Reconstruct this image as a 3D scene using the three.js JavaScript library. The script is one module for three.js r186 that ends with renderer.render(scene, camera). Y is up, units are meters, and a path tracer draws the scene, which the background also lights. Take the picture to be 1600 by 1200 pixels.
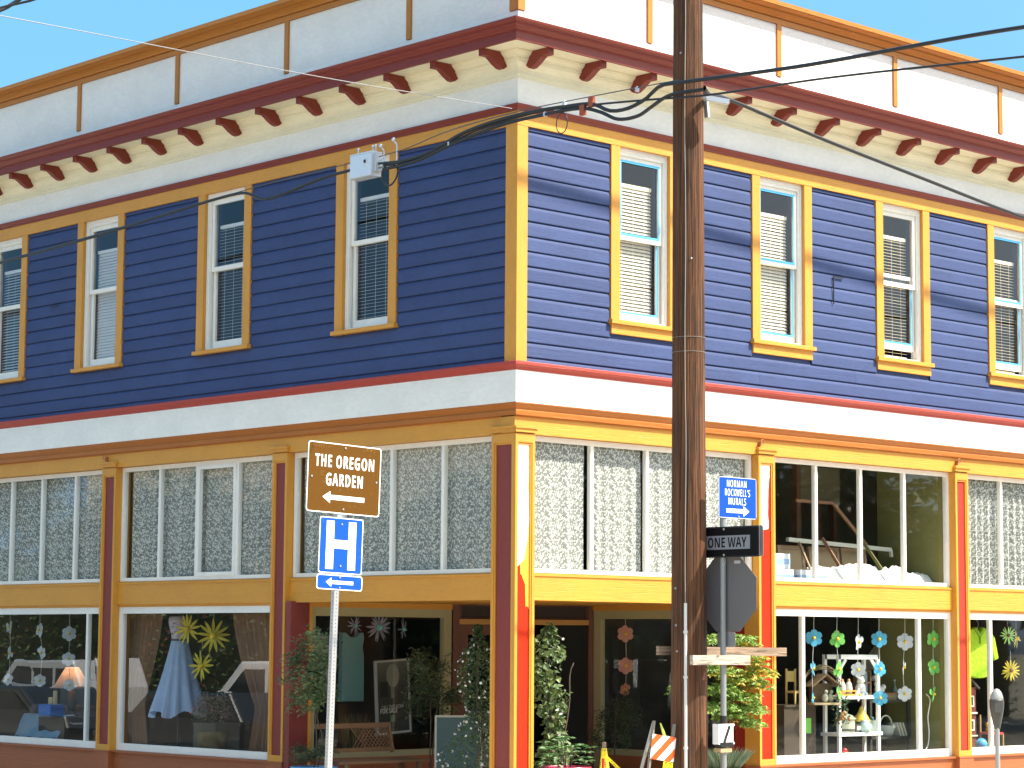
import * as THREE from 'three';
import { mergeGeometries } from 'three/addons/utils/BufferGeometryUtils.js';
import { RectAreaLightUniformsLib } from 'three/addons/lights/RectAreaLightUniformsLib.js';

// ------------------------------------------------------------------ camera, sky, sun, exposure
const scene = new THREE.Scene();
const camera = new THREE.PerspectiveCamera(18.557, 4 / 3, 0.1, 900);
camera.position.set(-18.518, 2.1, 19.649);
camera.up.set(-0.0794967, 0.9940045, 0.0750689);
camera.lookAt(-18.518 + 0.6804576, 2.1 + 0.1091445, 19.649 - 0.7246137);

const SUN = new THREE.Vector3(0.599 * 0.606, 0.7955, 0.801 * 0.606).normalize();
function skyTexture() {
  const W = 512, H = 256, d = new Float32Array(W * H * 4), v = new THREE.Vector3();
  for (let j = 0; j < H; j++) for (let i = 0; i < W; i++) {
    const el = ((j + 0.5) / H - 0.5) * Math.PI, az = ((i + 0.5) / W - 0.5) * 2 * Math.PI;
    v.set(Math.cos(az) * Math.cos(el), Math.sin(el), Math.sin(az) * Math.cos(el));
    const up = Math.max(0, v.y), haze = Math.exp(-up * 5.5), s = Math.max(0, v.dot(SUN));
    const glow = 1.15 * Math.pow(s, 3) + 0.6 * Math.pow(s, 60);
    const below = v.y < 0 ? Math.max(0.25, 1 + v.y * 4) : 1;
    const k = (j * W + i) * 4;
    d[k] = ((0.069 + 0.074 * haze) + glow) * below;
    d[k + 1] = ((0.2 + 0.1 * haze) + glow * 0.9) * below;
    d[k + 2] = ((0.345 + 0.13 * haze) + glow * 0.74) * below;
    d[k + 3] = 1;
  }
  const t = new THREE.DataTexture(d, W, H, THREE.RGBAFormat, THREE.FloatType);
  t.mapping = THREE.EquirectangularReflectionMapping;
  t.magFilter = THREE.LinearFilter; t.minFilter = THREE.LinearFilter; t.needsUpdate = true;
  return t;
}
scene.background = skyTexture();
scene.environment = scene.background;
const sun = new THREE.DirectionalLight(new THREE.Color(1, 0.92, 0.78), 3.7);
sun.name = 'sun'; sun.position.copy(SUN).multiplyScalar(70); sun.target.position.set(0, 3, 0);
sun.castShadow = true; sun.shadow.mapSize.set(4096, 4096);
Object.assign(sun.shadow.camera, { left: -30, right: 30, top: 30, bottom: -30, near: 1, far: 160 });
scene.add(sun, sun.target);
const renderer = new THREE.WebGLRenderer({ antialias: true });
renderer.setSize(1024, 768);
renderer.shadowMap.enabled = true;
renderer.toneMapping = THREE.LinearToneMapping;
renderer.toneMappingExposure = 2.95;
RectAreaLightUniformsLib.init();

// ------------------------------------------------------------------ helpers
let seed = 7;
const rnd = () => { seed = (seed * 1664525 + 1013904223) >>> 0; return seed / 4294967296; };
const rr = (a, b) => a + (b - a) * rnd();
const V = (x, y, z) => new THREE.Vector3(x, y, z);
const names = {};
function numbered(n) { const k = names[n] = (names[n] ?? -1) + 1; return k ? `${n}_${String(k).padStart(3, '0')}` : n; }
// local frames of the two street fronts: u along the wall from the corner, h up, n out of the wall
const FR = new THREE.Matrix4();
const FL = new THREE.Matrix4().set(0, 0, -1, 0, 0, 1, 0, 0, -1, 0, 0, 0, 0, 0, 0, 1);
function place(g, m) {
  g = g.index ? g.toNonIndexed() : g.clone();
  g.applyMatrix4(m);
  if (m.determinant() < 0) for (const key of Object.keys(g.attributes)) {
    const a = g.attributes[key], s = a.itemSize;
    for (let i = 0; i < a.count; i += 3) for (let c = 0; c < s; c++) {
      const p = (i + 1) * s + c, q = (i + 2) * s + c, t = a.array[p]; a.array[p] = a.array[q]; a.array[q] = t;
    }
  }
  return g;
}
const wpt = (F, u, h, n) => V(u, h, n).applyMatrix4(F);
function quadGeo(quads) {           // list of [a,b,c,d] points with metre uv
  const pos = [], uv = [];
  for (const q of quads) {
    const [a, b, c, d] = q, o = q.uv ?? [[0, 0], [1, 0], [1, 1], [0, 1]];
    for (const k of [0, 1, 2, 0, 2, 3]) { const p = [a, b, c, d][k]; pos.push(p.x, p.y, p.z); uv.push(...o[k]); }
  }
  const g = new THREE.BufferGeometry();
  g.setAttribute('position', new THREE.Float32BufferAttribute(pos, 3));
  g.setAttribute('uv', new THREE.Float32BufferAttribute(uv, 2));
  g.computeVertexNormals();
  return g;
}
function bx(u0, u1, h0, h1, n0, n1, upright = false) {   // box with uv in metres, grain along u (or up)
  const g = new THREE.BoxGeometry(Math.abs(u1 - u0), Math.abs(h1 - h0), Math.abs(n1 - n0)).toNonIndexed();
  g.translate((u0 + u1) / 2, (h0 + h1) / 2, (n0 + n1) / 2);
  const P = g.attributes.position, N = g.attributes.normal, U = g.attributes.uv, ou = rnd() * 7, ov = rnd() * 7;
  for (let i = 0; i < P.count; i++) {
    const x = P.getX(i), y = P.getY(i), z = P.getZ(i), ax = Math.abs(N.getX(i)), ay = Math.abs(N.getY(i));
    let a = x, b = y; if (ax > 0.5) { a = z; b = y; } else if (ay > 0.5) { a = x; b = z; }
    if (upright) [a, b] = [b, a];
    U.setXY(i, a + ou, b + ov);
  }
  return g;
}
function ring(u0, u1, h0, h1, n0, n1, w, top = w, bot = w) {   // four mitre-free frame boards
  return [bx(u0, u0 + w, h0, h1, n0, n1, true), bx(u1 - w, u1, h0, h1, n0, n1, true), bx(u0 + w, u1 - w, h1 - top, h1, n0, n1), bx(u0 + w, u1 - w, h0, h0 + bot, n0, n1)];
}
const merged = (gs) => mergeGeometries(gs.map((g) => { g = g.index ? g.toNonIndexed() : g; for (const k of Object.keys(g.attributes)) if (!['position', 'normal', 'uv', 'color'].includes(k)) g.deleteAttribute(k); return g; }));
function mesh(name, gs, mat, parent, label) {
  gs = [].concat(gs);
  const m = new THREE.Mesh(gs.length > 1 ? merged(gs) : gs[0], mat);
  m.name = name; m.castShadow = m.receiveShadow = true;
  if (label) m.userData.label = label;
  if (parent) parent.add(m);
  return m;
}
function thing(name, label, category, pos = [0, 0, 0], turn = 0, group) {
  const o = new THREE.Group(); o.name = numbered(name); o.position.set(...pos); o.rotation.y = turn;
  o.userData = { label, category }; if (group) o.userData.group = group;
  scene.add(o); return o;
}
const pieces = (name, gs, mat, parent) => gs.map((g) => mesh(name, g, mat, parent));
function solo(name, gs, mat, label, category, group) {
  const m = mesh(numbered(name), gs, mat, scene); m.userData = { label, category }; if (group) m.userData.group = group; return m;
}
function struct(name, gs, mat) { const m = mesh(name, gs, mat, scene); m.userData.kind = 'structure'; return m; }
const tube = (pts, r, seg = 40, rad = 6) => new THREE.TubeGeometry(new THREE.CatmullRomCurve3(pts.map((p) => p.isVector3 ? p : V(...p))), seg, r, rad).toNonIndexed();
function rod(a, b, r0, r1 = r0, seg = 10) {
  a = a.isVector3 ? a : V(...a); b = b.isVector3 ? b : V(...b);
  const d = b.clone().sub(a), g = new THREE.CylinderGeometry(r1, r0, d.length(), seg).toNonIndexed();
  g.applyQuaternion(new THREE.Quaternion().setFromUnitVectors(V(0, 1, 0), d.clone().normalize()));
  return g.translate((a.x + b.x) / 2, (a.y + b.y) / 2, (a.z + b.z) / 2);
}
function beam(a, b, w, t) {           // rectangular bar from a to b
  a = V(...a); b = V(...b); const d = b.clone().sub(a), L = d.length();
  const g = bx(-L / 2, L / 2, -w / 2, w / 2, -t / 2, t / 2), z = V(0, 0, 1), x = d.normalize();
  let y = V(0, 1, 0); if (Math.abs(x.y) > 0.95) y = V(0, 0, 1);
  z.crossVectors(x, y).normalize(); y.crossVectors(z, x);
  g.applyMatrix4(new THREE.Matrix4().makeBasis(x, y, z)); return g.translate((a.x + b.x) / 2, (a.y + b.y) / 2, (a.z + b.z) / 2);
}
const lathe = (pts, seg = 20) => new THREE.LatheGeometry(pts.map((p) => new THREE.Vector2(...p)), seg).toNonIndexed();
const ball = (x, y, z, r, sy = 1, d = 10) => { const g = new THREE.SphereGeometry(r, d, Math.max(6, d - 3)).toNonIndexed(); g.scale(1, sy, 1); return g.translate(x, y, z); };

// noise
const grid = new Float32Array(256 * 256); for (let i = 0; i < grid.length; i++) grid[i] = rnd();
function vnoise(x, y, px, py) {       // periodic value noise
  const x0 = Math.floor(x), y0 = Math.floor(y), fx = x - x0, fy = y - y0, sx = fx * fx * (3 - 2 * fx), sy = fy * fy * (3 - 2 * fy);
  const at = (a, b) => grid[((((a % px) + px) % px) & 255) + (((((b % py) + py) % py) & 255) << 8)];
  return (at(x0, y0) * (1 - sx) + at(x0 + 1, y0) * sx) * (1 - sy) + (at(x0, y0 + 1) * (1 - sx) + at(x0 + 1, y0 + 1) * sx) * sy;
}
function fbm(u, v, fx, fy, oct = 4) { let s = 0, a = 0.5, t = 0; for (let o = 0; o < oct; o++) { s += a * vnoise(u * fx, v * fy, fx, fy); t += a; fx *= 2; fy *= 2; a *= 0.55; } return s / t; }
function noiseTex(size, fn, srgb, mx, my) {   // fn(u,v) -> [r,g,b] or number; the tile covers mx by my metres
  const d = new Uint8Array(size * size * 4);
  for (let j = 0; j < size; j++) for (let i = 0; i < size; i++) {
    const c = fn(i / size, j / size), k = (j * size + i) * 4, a = Array.isArray(c) ? c : [c, c, c];
    for (let q = 0; q < 3; q++) d[k + q] = Math.max(0, Math.min(255, a[q] * 255)); d[k + 3] = 255;
  }
  const t = new THREE.DataTexture(d, size, size); t.wrapS = t.wrapT = THREE.RepeatWrapping; t.magFilter = THREE.LinearFilter; t.minFilter = THREE.LinearMipmapLinearFilter; t.generateMipmaps = true;
  if (srgb) t.colorSpace = THREE.SRGBColorSpace; t.repeat.set(1 / mx, 1 / my); t.needsUpdate = true; return t;
}
// relief of old painted boards: fibres along u, short checks, brush marks
const woodBump = noiseTex(512, (u, v) => {
  let h = 0.5 + 0.35 * (fbm(u, v, 6, 48, 3) - 0.5) + 0.2 * (fbm(u, v, 8, 8, 3) - 0.5);
  const c = fbm(u + 0.3, v, 5, 40, 3); if (c > 0.60) h -= (c - 0.60) * 3.2; return h;
}, false, 1.4, 0.7);
// weathering of paint: broad patches, faint streaks
const paintVar = (lo, hi) => noiseTex(256, (u, v) => { const n = fbm(u, v, 4, 5, 5) * 0.6 + fbm(u, v, 40, 60, 2) * 0.4; return lo + (hi - lo) * n; }, false, 2.3, 1.7);
const paintMap = paintVar(0.78, 1.0), paintMapStrong = paintVar(0.6, 1.0);
const stuccoBump = noiseTex(512, (u, v) => fbm(u, v, 24, 24, 4) * 0.7 + fbm(u, v, 90, 90, 2) * 0.3, false, 0.9, 0.9);
const poleLike = noiseTex(256, (u, v) => { const n = fbm(u, v, 3, 30, 4); return 0.35 + 0.75 * n - (fbm(u + 0.4, v, 4, 26, 2) > 0.66 ? 0.3 : 0); }, false, 0.9, 0.4);
const C = (r, g, b) => new THREE.Color().setRGB(r, g, b);
const paint = (r, g, b, o = {}) => new THREE.MeshStandardMaterial({ color: C(r, g, b), roughness: 0.55, map: paintMap, bumpMap: woodBump, bumpScale: 0.0035, ...o });
const flat = (r, g, b, o = {}) => new THREE.MeshStandardMaterial({ color: C(r, g, b), roughness: 0.7, ...o });
const M = {
  navy: [0, 1, 2, 3].map((k) => paint(0.034 * (1 + 0.05 * k), 0.06 * (1 + 0.04 * k), 0.178 * (1 + 0.025 * k), { roughness: 0.75, bumpScale: 0.002, map: paintMapStrong })),
  white: paint(0.87, 0.84, 0.78, { roughness: 0.5, bumpScale: 0.002 }),
  stucco: flat(0.87, 0.84, 0.78, { map: paintMap, bumpMap: stuccoBump, bumpScale: 0.008, roughness: 0.75 }),
  cream: paint(0.82, 0.76, 0.56, { bumpScale: 0.001 }),
  yellow: paint(0.66, 0.295, 0.034), orange: paint(0.42, 0.125, 0.008), cap: paint(0.5, 0.185, 0.016), cornice: paint(0.2, 0.022, 0.011),
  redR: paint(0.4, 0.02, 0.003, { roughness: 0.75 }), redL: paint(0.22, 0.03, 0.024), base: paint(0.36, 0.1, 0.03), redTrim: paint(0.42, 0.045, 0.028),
  buff: paint(0.42, 0.38, 0.2), maroon: paint(0.1, 0.02, 0.014), woodDoor: paint(0.14, 0.045, 0.02),
  tape: flat(0.1, 0.5, 0.86, { roughness: 0.5 }),
  dark: flat(0.045, 0.042, 0.036), room: flat(0.085, 0.075, 0.055), floorIn: flat(0.12, 0.085, 0.05), olive: flat(0.2, 0.19, 0.06), pale: flat(0.6, 0.58, 0.5),
  blind: flat(0.84, 0.74, 0.57, { roughness: 0.5 }), blindGrey: flat(0.62, 0.6, 0.6, { roughness: 0.5 }),
  steel: flat(0.6, 0.6, 0.62, { metalness: 0.75, roughness: 0.38 }), alu: flat(0.55, 0.56, 0.58, { metalness: 0.6, roughness: 0.4 }), darkSteel: flat(0.1, 0.1, 0.11, { metalness: 0.6, roughness: 0.5 }),
  black: flat(0.012, 0.012, 0.014, { roughness: 0.45 }), lash: flat(0.3, 0.3, 0.31, { metalness: 0.7, roughness: 0.4 }),
  signBack: flat(0.3, 0.3, 0.31, { metalness: 0.6, roughness: 0.55 }),
  glass: new THREE.MeshPhysicalMaterial({ color: C(0.96, 0.98, 0.97), transmission: 1, thickness: 0, roughness: 0.0, ior: 1.52 }),
  oldGlass: new THREE.MeshPhysicalMaterial({ color: C(0.93, 0.96, 0.95), transmission: 1, thickness: 0, roughness: 0.02, ior: 1.5 }),
  shopGlass: new THREE.MeshPhysicalMaterial({ color: C(0.9, 0.93, 0.92), transmission: 1, thickness: 0, roughness: 0.0, ior: 2.0 }),
  timber: paint(0.36, 0.25, 0.17, { map: poleLike, roughness: 0.85, bumpScale: 0.006 }), paleTimber: paint(0.62, 0.52, 0.42, { map: poleLike, roughness: 0.85, bumpScale: 0.006 }),
};

// ------------------------------------------------------------------ ground
const asphaltMap = noiseTex(256, (u, v) => 0.7 + 0.3 * fbm(u, v, 30, 30, 3), false, 1.5, 1.5);
const concreteMap = noiseTex(256, (u, v) => 0.75 + 0.25 * fbm(u, v, 10, 10, 4), false, 2, 2);
struct('ground', bx(-400, 400, -1.5, -0.16, -400, 400), flat(0.36, 0.33, 0.25, { roughness: 0.95 }));
struct('road', [bx(-16, -3.3, -0.16, -0.13, -120, 120), bx(-3.3, 120, -0.16, -0.13, 5.2, 17), bx(-120, -16, -0.16, -0.13, 5.2, 17)], flat(0.3, 0.275, 0.225, { map: asphaltMap, roughness: 0.9 }));
struct('pavement', [bx(-3.15, 0.2, -0.2, 0, -60, 5.05), bx(0.2, 60, -0.2, 0, -0.1, 5.05)], flat(0.66, 0.6, 0.5, { map: concreteMap, roughness: 0.9 }));
struct('kerb', [bx(-3.3, -3.15, -0.2, -0.01, -60, 5.2), bx(-3.15, 60, -0.2, -0.01, 5.05, 5.2)], flat(0.42, 0.41, 0.39, { roughness: 0.9 }));
struct('far_pavement', [bx(-20, -16, -0.2, 0, -60, 5.0), bx(-12, 60, -0.2, 0, 17.2, 20)], flat(0.6, 0.55, 0.47, { map: concreteMap, roughness: 0.9 }));

// ------------------------------------------------------------------ the building
const B = thing('corner_building', 'two storey corner shop building with navy clapboards, white parapet and yellow shopfront trim', 'building');
const LL = 13.6, LR = 13.0;
// a moulding that runs along both fronts and is mitred at the corner; profile points are [n, h]
function mitre(profile) {
  const quads = [];
  let s = 0;
  for (let i = 0; i + 1 < profile.length; i++) {
    const [n0, h0] = profile[i], [n1, h1] = profile[i + 1], d = Math.hypot(n1 - n0, h1 - h0), o = rnd() * 5;
    const a = [V(-n0, h0, -LL), V(-n0, h0, n0), V(-n1, h1, n1), V(-n1, h1, -LL)], b = [V(-n0, h0, n0), V(LR, h0, n0), V(LR, h1, n1), V(-n1, h1, n1)];
    a.uv = [[0, o + s], [LL, o + s], [LL, o + s + d], [0, o + s + d]]; b.uv = [[0, o + s], [LR, o + s], [LR, o + s + d], [0, o + s + d]];
    quads.push(a, b); s += d;
  }
  return quadGeo(quads);
}
const curve = (n0, h0, n1, h1, k, seg = 5) => { const r = []; for (let i = 0; i <= seg; i++) { const t = i / seg, e = k > 0 ? Math.sin(t * Math.PI / 2) : 1 - Math.cos(t * Math.PI / 2); r.push([n0 + (n1 - n0) * (k === 2 ? (1 - Math.cos(t * Math.PI)) / 2 : e), h0 + (h1 - h0) * t]); } return r; };
// parapet cap, cornice, soffit, frieze, bands: bottom to top
mesh('parapet_cap', mitre([[0.02, 10.19], [0.035, 10.19], [0.035, 10.258], [0.022, 10.26], [0.022, 10.268], [0.052, 10.27], [0.052, 10.278], ...curve(0.055, 10.275, 0.1, 10.32, 0), [0.118, 10.322], [0.118, 10.334], [0.106, 10.336], ...curve(0.108, 10.338, 0.19, 10.37, 2), [0.18, 10.372], [0.21, 10.376], [0.215, 10.43], [-0.2, 10.45]]), M.cap, B);
mesh('parapet_baseboard', mitre([[0.0, 9.2], [0.02, 9.2], [0.02, 9.485], [0.0, 9.492]]), M.white, B);
mesh('cornice', mitre([[0.5, 8.95], [0.55, 8.945], [0.55, 9.035], [0.56, 9.04], [0.56, 9.05], ...curve(0.575, 9.052, 0.625, 9.105, 2, 6), [0.635, 9.107], [0.635, 9.118], ...curve(0.645, 9.12, 0.675, 9.15, 1), [0.68, 9.168], [0.01, 9.3]]), M.cornice, B);
mesh('soffit', mitre([[0.05, 8.962], [0.5, 8.962], [0.505, 8.95]]), M.cream, B);
mesh('bed_moulding', mitre([[0.045, 8.66], [0.06, 8.665], [0.06, 8.7], [0.075, 8.705], [0.075, 8.745], ...curve(0.08, 8.75, 0.15, 8.86, 2, 6), [0.165, 8.862], [0.165, 8.885], ...curve(0.17, 8.888, 0.215, 8.94, 2), [0.225, 8.945], [0.225, 8.962]]), M.cream, B);
mesh('frieze_board', mitre([[0.0, 8.345], [0.045, 8.345], [0.045, 8.66]]), M.white, B);
mesh('frieze_moulding', mitre([[0.05, 8.275], [0.068, 8.277], [0.068, 8.295], ...curve(0.07, 8.297, 0.1, 8.33, 2), [0.105, 8.335], [0.105, 8.35], [0.045, 8.355]]), M.cornice, B);
mesh('frieze_band', mitre([[0.0, 8.11], [0.052, 8.11], [0.052, 8.275]]), M.yellow, B);
mesh('belt_moulding', mitre([[0.06, 5.225], [0.065, 5.23], [0.072, 5.255], ...curve(0.075, 5.258, 0.1, 5.285, 2), [0.11, 5.29], [0.11, 5.318], [0.1, 5.328], [0.0, 5.336]]), M.redTrim, B);
mesh('belt_board', mitre([[0.0, 4.855], [0.06, 4.855], [0.06, 5.225]]), M.white, B);
mesh('belt_crown', mitre([[-0.02, 4.695], [0.0, 4.697], [0.0, 4.708], [0.02, 4.712], [0.024, 4.765], [0.012, 4.775], ...curve(0.012, 4.777, 0.05, 4.84, 2), [0.056, 4.842], [0.056, 4.857]]), M.orange, B);
for (let k = 0; k < 6; k++) {
  const us = [[0.04, 2.22, 4.68, 7.15, 9.63, 12.1], [0.08, 1.95, 4.41, 6.88, 9.35, 11.82]];
  for (const [F, list] of [[FR, us[0]], [FL, us[1]]]) {
    const u = list[k], next = list[k + 1] ?? (F === FR ? LR : LL);
    mesh('parapet_batten', place(bx(u - (k ? 0.042 : 0.075), u + 0.042, 9.492, 10.19, 0, 0.034, true), F), M.cap, B);
    mesh('parapet_panel', place(bx(u + 0.042, next - 0.042, 9.492, 10.19, -0.05, 0.008), F), M.stucco, B);
  }
}
// brackets under the soffit: sawn profile, blunt block at the outer end
function bracketGeo() {
  const s = new THREE.Shape(); const pts = [[0.11, 8.955], [0.11, 8.855], [0.125, 8.802], [0.165, 8.772], [0.215, 8.778], [0.29, 8.818], [0.35, 8.862], [0.375, 8.876], [0.375, 8.884], [0.485, 8.884], [0.485, 8.955]];
  pts.forEach(([n, h], i) => i ? s.lineTo(n, h) : s.moveTo(n, h));
  const g = new THREE.ExtrudeGeometry(s, { depth: 0.085, bevelEnabled: true, bevelSize: 0.006, bevelThickness: 0.006, bevelSegments: 1 });
  return place(g, new THREE.Matrix4().set(0, 0, 1, -0.0425, 0, 1, 0, 0, 1, 0, 0, 0, 0, 0, 0, 1));   // shape x becomes n, depth becomes u
}
{ const g = bracketGeo(), gR = place(g, FR), gL = place(g, FL);
  for (let k = 0; k < 15; k++) { const b = mesh('bracket', gR, M.cornice, B); b.position.x = 0.06 + 0.875 * k; if (b.position.x > LR - 0.3) B.remove(b); }
  for (let k = 0; k < 16; k++) { const b = mesh('bracket', gL, M.cornice, B); b.position.z = -(0.11 + 0.86 * k); if (b.position.z < -LL + 0.3) B.remove(b); } }
// upper walls behind the boards, with window openings
const WIN = { R: [2.115, 4.705, 7.26, 9.83, 12.38], L: [2.71, 5.685, 8.665, 11.225] };
const OW = 0.445, OB = 5.97, OT = 8.11;
function upperWall(F, len, wins, u0) {
  const gs = [bx(u0, len, 8.11, 10.2, -0.25, 0), bx(u0, len, 4.86, OB, -0.25, 0)];
  let u = u0; for (const w of wins) { gs.push(bx(u, w - OW, OB, OT, -0.25, 0)); u = w + OW; } gs.push(bx(u, len, OB, OT, -0.25, 0));
  return gs.map((g) => place(g, F));
}
mesh('upper_wall', [...upperWall(FR, LR, WIN.R, 0), ...upperWall(FL, LL, WIN.L, 0.25)], M.navy[0], B);
// clapboards, one by one
function boardGeo(u0, u1, h0, h1, clipTop, F) {
  const t = h1 - h0, dn = rr(-0.0012, 0.0012), full = 0.178;
  let pr = [[0.002, 0], [0.027, 0], [0.029, 0.005], [0.029, 0.016], [0.0265, 0.126], [0.022, 0.144], [0.015, 0.158], [0.008, 0.169], [0.002, full]];
  if (t < full - 0.001) { if (clipTop) pr = pr.filter((p) => p[1] < t).concat([[0.02, t]]); else pr = pr.map(([n, h]) => [n, h - (full - t)]).filter((p) => p[1] >= 0); if (!clipTop) pr.unshift([0.03, 0]); }
  const q = [], ou = rnd() * 9, ov = rnd() * 9, w0 = rr(-0.0012, 0.0012), w1 = rr(-0.0012, 0.0012);
  for (let i = 0; i + 1 < pr.length; i++) {
    const [a, b] = pr[i], [c, d] = pr[i + 1];
    const k = [V(u0, h0 + b + w0, a + dn), V(u1, h0 + b + w1, a + dn), V(u1, h0 + d + w1, c + dn), V(u0, h0 + d + w0, c + dn)];
    k.uv = [[u0 + ou, ov + b], [u1 + ou, ov + b], [u1 + ou, ov + d], [u0 + ou, ov + d]]; q.push(k);
  }
  return place(quadGeo(q), F);
}
for (const [F, len, wins, start, ap] of [[FR, LR, WIN.R, 0.121, 5.8], [FL, LL, WIN.L, 0.151, 5.92]]) {
  for (let r = 0; r < 17; r++) {
    const h0 = r === 0 ? 5.335 : 5.395 + (r - 1) * 0.178, h1 = Math.min(r === 0 ? 5.395 : h0 + 0.178, 8.115);
    if (h0 >= 8.11) continue;
    const spans = [];
    if (h1 > ap + 0.03) { let u = start; for (const w of wins) { spans.push([u, w - 0.594]); u = w + 0.594; } spans.push([u, len]); }
    else { let u = start + rr(2.2, 4.5); spans.push([start, u]); while (u < len) { const v = Math.min(len, u + rr(3, 4.6)); spans.push([u + 0.002, v]); u = v; } }
    for (const [a, b] of spans) if (b - a > 0.05) mesh('clapboard', boardGeo(a, b, h0, h1, r > 1, F), M.navy[Math.floor(rnd() * 4)], B);
  }
}
mesh('corner_board', [bx(0, 0.12, 5.337, 8.11, 0, 0.048, true), bx(-0.048, 0, 5.337, 8.11, -0.15, 0.048, true)], M.yellow, B);

// double-hung windows
function blindGeo(w, top, bot, openness, pitch = 0.043) {
  const gs = [bx(-w / 2, w / 2, top - 0.035, top + 0.01, -0.02, 0.02)], slat = 0.046;
  for (let h = top - 0.06; h > bot + 0.02; h -= pitch) {
    const g = bx(-w / 2, w / 2, -0.0012, 0.0012, -slat / 2, slat / 2); g.rotateX(openness + rr(-0.02, 0.02)); g.translate(0, h + rr(-0.001, 0.001), 0); gs.push(g);
  }
  gs.push(bx(-w / 2, w / 2, bot, bot + 0.018, -0.014, 0.014));
  for (const s of [-0.3, 0.0, 0.3]) gs.push(bx(s * w - 0.0015, s * w + 0.0015, bot, top, 0.022, 0.024));
  return gs;
}
function upperWindow(F, uc, o) {
  const P = wpt(F, uc, 0, 0), add = (name, gs, mat, par) => { const m = mesh(name, [].concat(gs).map((g) => place(g, F)), mat, par); if (par === B) m.position.copy(P); return m; };
  const win = add('window', [...ring(-OW, OW, OB, OT, -0.16, -0.004, 0.03, 0.045, 0.03), bx(-OW + 0.03, OW - 0.03, OT - 0.085, OT - 0.045, -0.06, -0.02),
    bx(-OW + 0.03, -OW + 0.045, OB + 0.03, OT - 0.085, -0.05, -0.02, true), bx(OW - 0.045, OW - 0.03, OB + 0.03, OT - 0.085, -0.05, -0.02, true)], M.white, B);
  const tw = 0.15;
  for (const g of [bx(-OW - tw, -OW, OB, OT, 0, 0.047, true), bx(OW, OW + tw, OB, OT, 0, 0.047, true)]) add('trim_board', g, M.yellow, win);
  add('sill', [bx(-OW - tw - 0.025, OW + tw + 0.025, OB - 0.05, OB, -0.02, 0.09), bx(-OW, OW, OB - 0.05, OB + 0.02, -0.2, -0.161)], M.yellow, win);
  if (F === FR) add('apron', bx(-OW - tw + 0.005, OW + tw - 0.005, OB - 0.17, OB - 0.05, 0, 0.05), M.yellow, win);
  const a = OW - 0.046, mid = F === FR ? 6.99 : 7.05, top = OT - 0.086, st = 0.055, lift = o.lift ?? 0;
  const us = add('upper_sash', ring(-a, a, mid, top, -0.085, -0.052, st, 0.06, 0.06), M.white, win);
  add('pane', quadGeo([[V(-a + st, mid + 0.06, -0.068), V(a - st, mid + 0.06, -0.068), V(a - st, top - 0.06, -0.068), V(-a + st, top - 0.06, -0.068)]]), M.glass, us);
  const b0 = OB + 0.032 + lift, b1 = mid + 0.055 + lift;
  const ls = add('lower_sash', ring(-a, a, b0, b1, -0.125, -0.09, st, 0.05, 0.1), M.white, win);
  add('pane', quadGeo([[V(-a + st, b0 + 0.1, -0.107), V(a - st, b0 + 0.1, -0.107), V(a - st, b1 - 0.05, -0.107), V(-a + st, b1 - 0.05, -0.107)]]), M.glass, ls);
  if (o.tapeUp) add('masking_tape', ring(-a + st - 0.012, a - st + 0.012, mid + 0.05, top - 0.048, -0.0515, -0.0495, 0.03, 0.028, 0.03), M.tape, us);
  if (o.tapeLow) { const n0 = -0.0895, n1 = -0.0875, e = a - st; add('masking_tape', [bx(e - 0.015, e + 0.014, b0 + 0.09, Math.min(b1 - 0.06, mid - 0.002), n0, n1, true), bx(-e, e - 0.015, b0 + 0.086, b0 + 0.112, n0, n1)], M.tape, ls); }
  add('blind', blindGeo(2 * a - 0.14, o.blind ?? 7.66, OB + 0.06, o.open ?? 1.2, o.pitch).map((g) => g.translate(o.shift ?? -0.02, 0, -0.168)), o.grey ? M.blindGrey : M.blind, win);
  return win;
}
upperWindow(FR, WIN.R[0], { tapeUp: 1, tapeLow: 1, open: 0.95, blind: 7.7 });
upperWindow(FR, WIN.R[1], { tapeUp: 1, tapeLow: 1, open: 0.95, blind: 7.68 });
upperWindow(FR, WIN.R[2], { tapeLow: 1, open: 0.12, blind: 7.7, lift: 0.12 });
upperWindow(FR, WIN.R[3], { tapeUp: 1, tapeLow: 1, open: 0.12, blind: 7.66, lift: 0.06 });
upperWindow(FR, WIN.R[4], { open: 0.5 });
upperWindow(FL, WIN.L[0], { open: 0.25, blind: 7.66, grey: 1, shift: 0.02 });
upperWindow(FL, WIN.L[1], { open: 0.25, blind: 7.68, grey: 1, shift: 0.02 });
upperWindow(FL, WIN.L[2], { open: 1.15, blind: 7.68, grey: 1, shift: 0.02 });
upperWindow(FL, WIN.L[3], { open: 0.6, blind: 7.66, grey: 1, shift: 0.02 });

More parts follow.
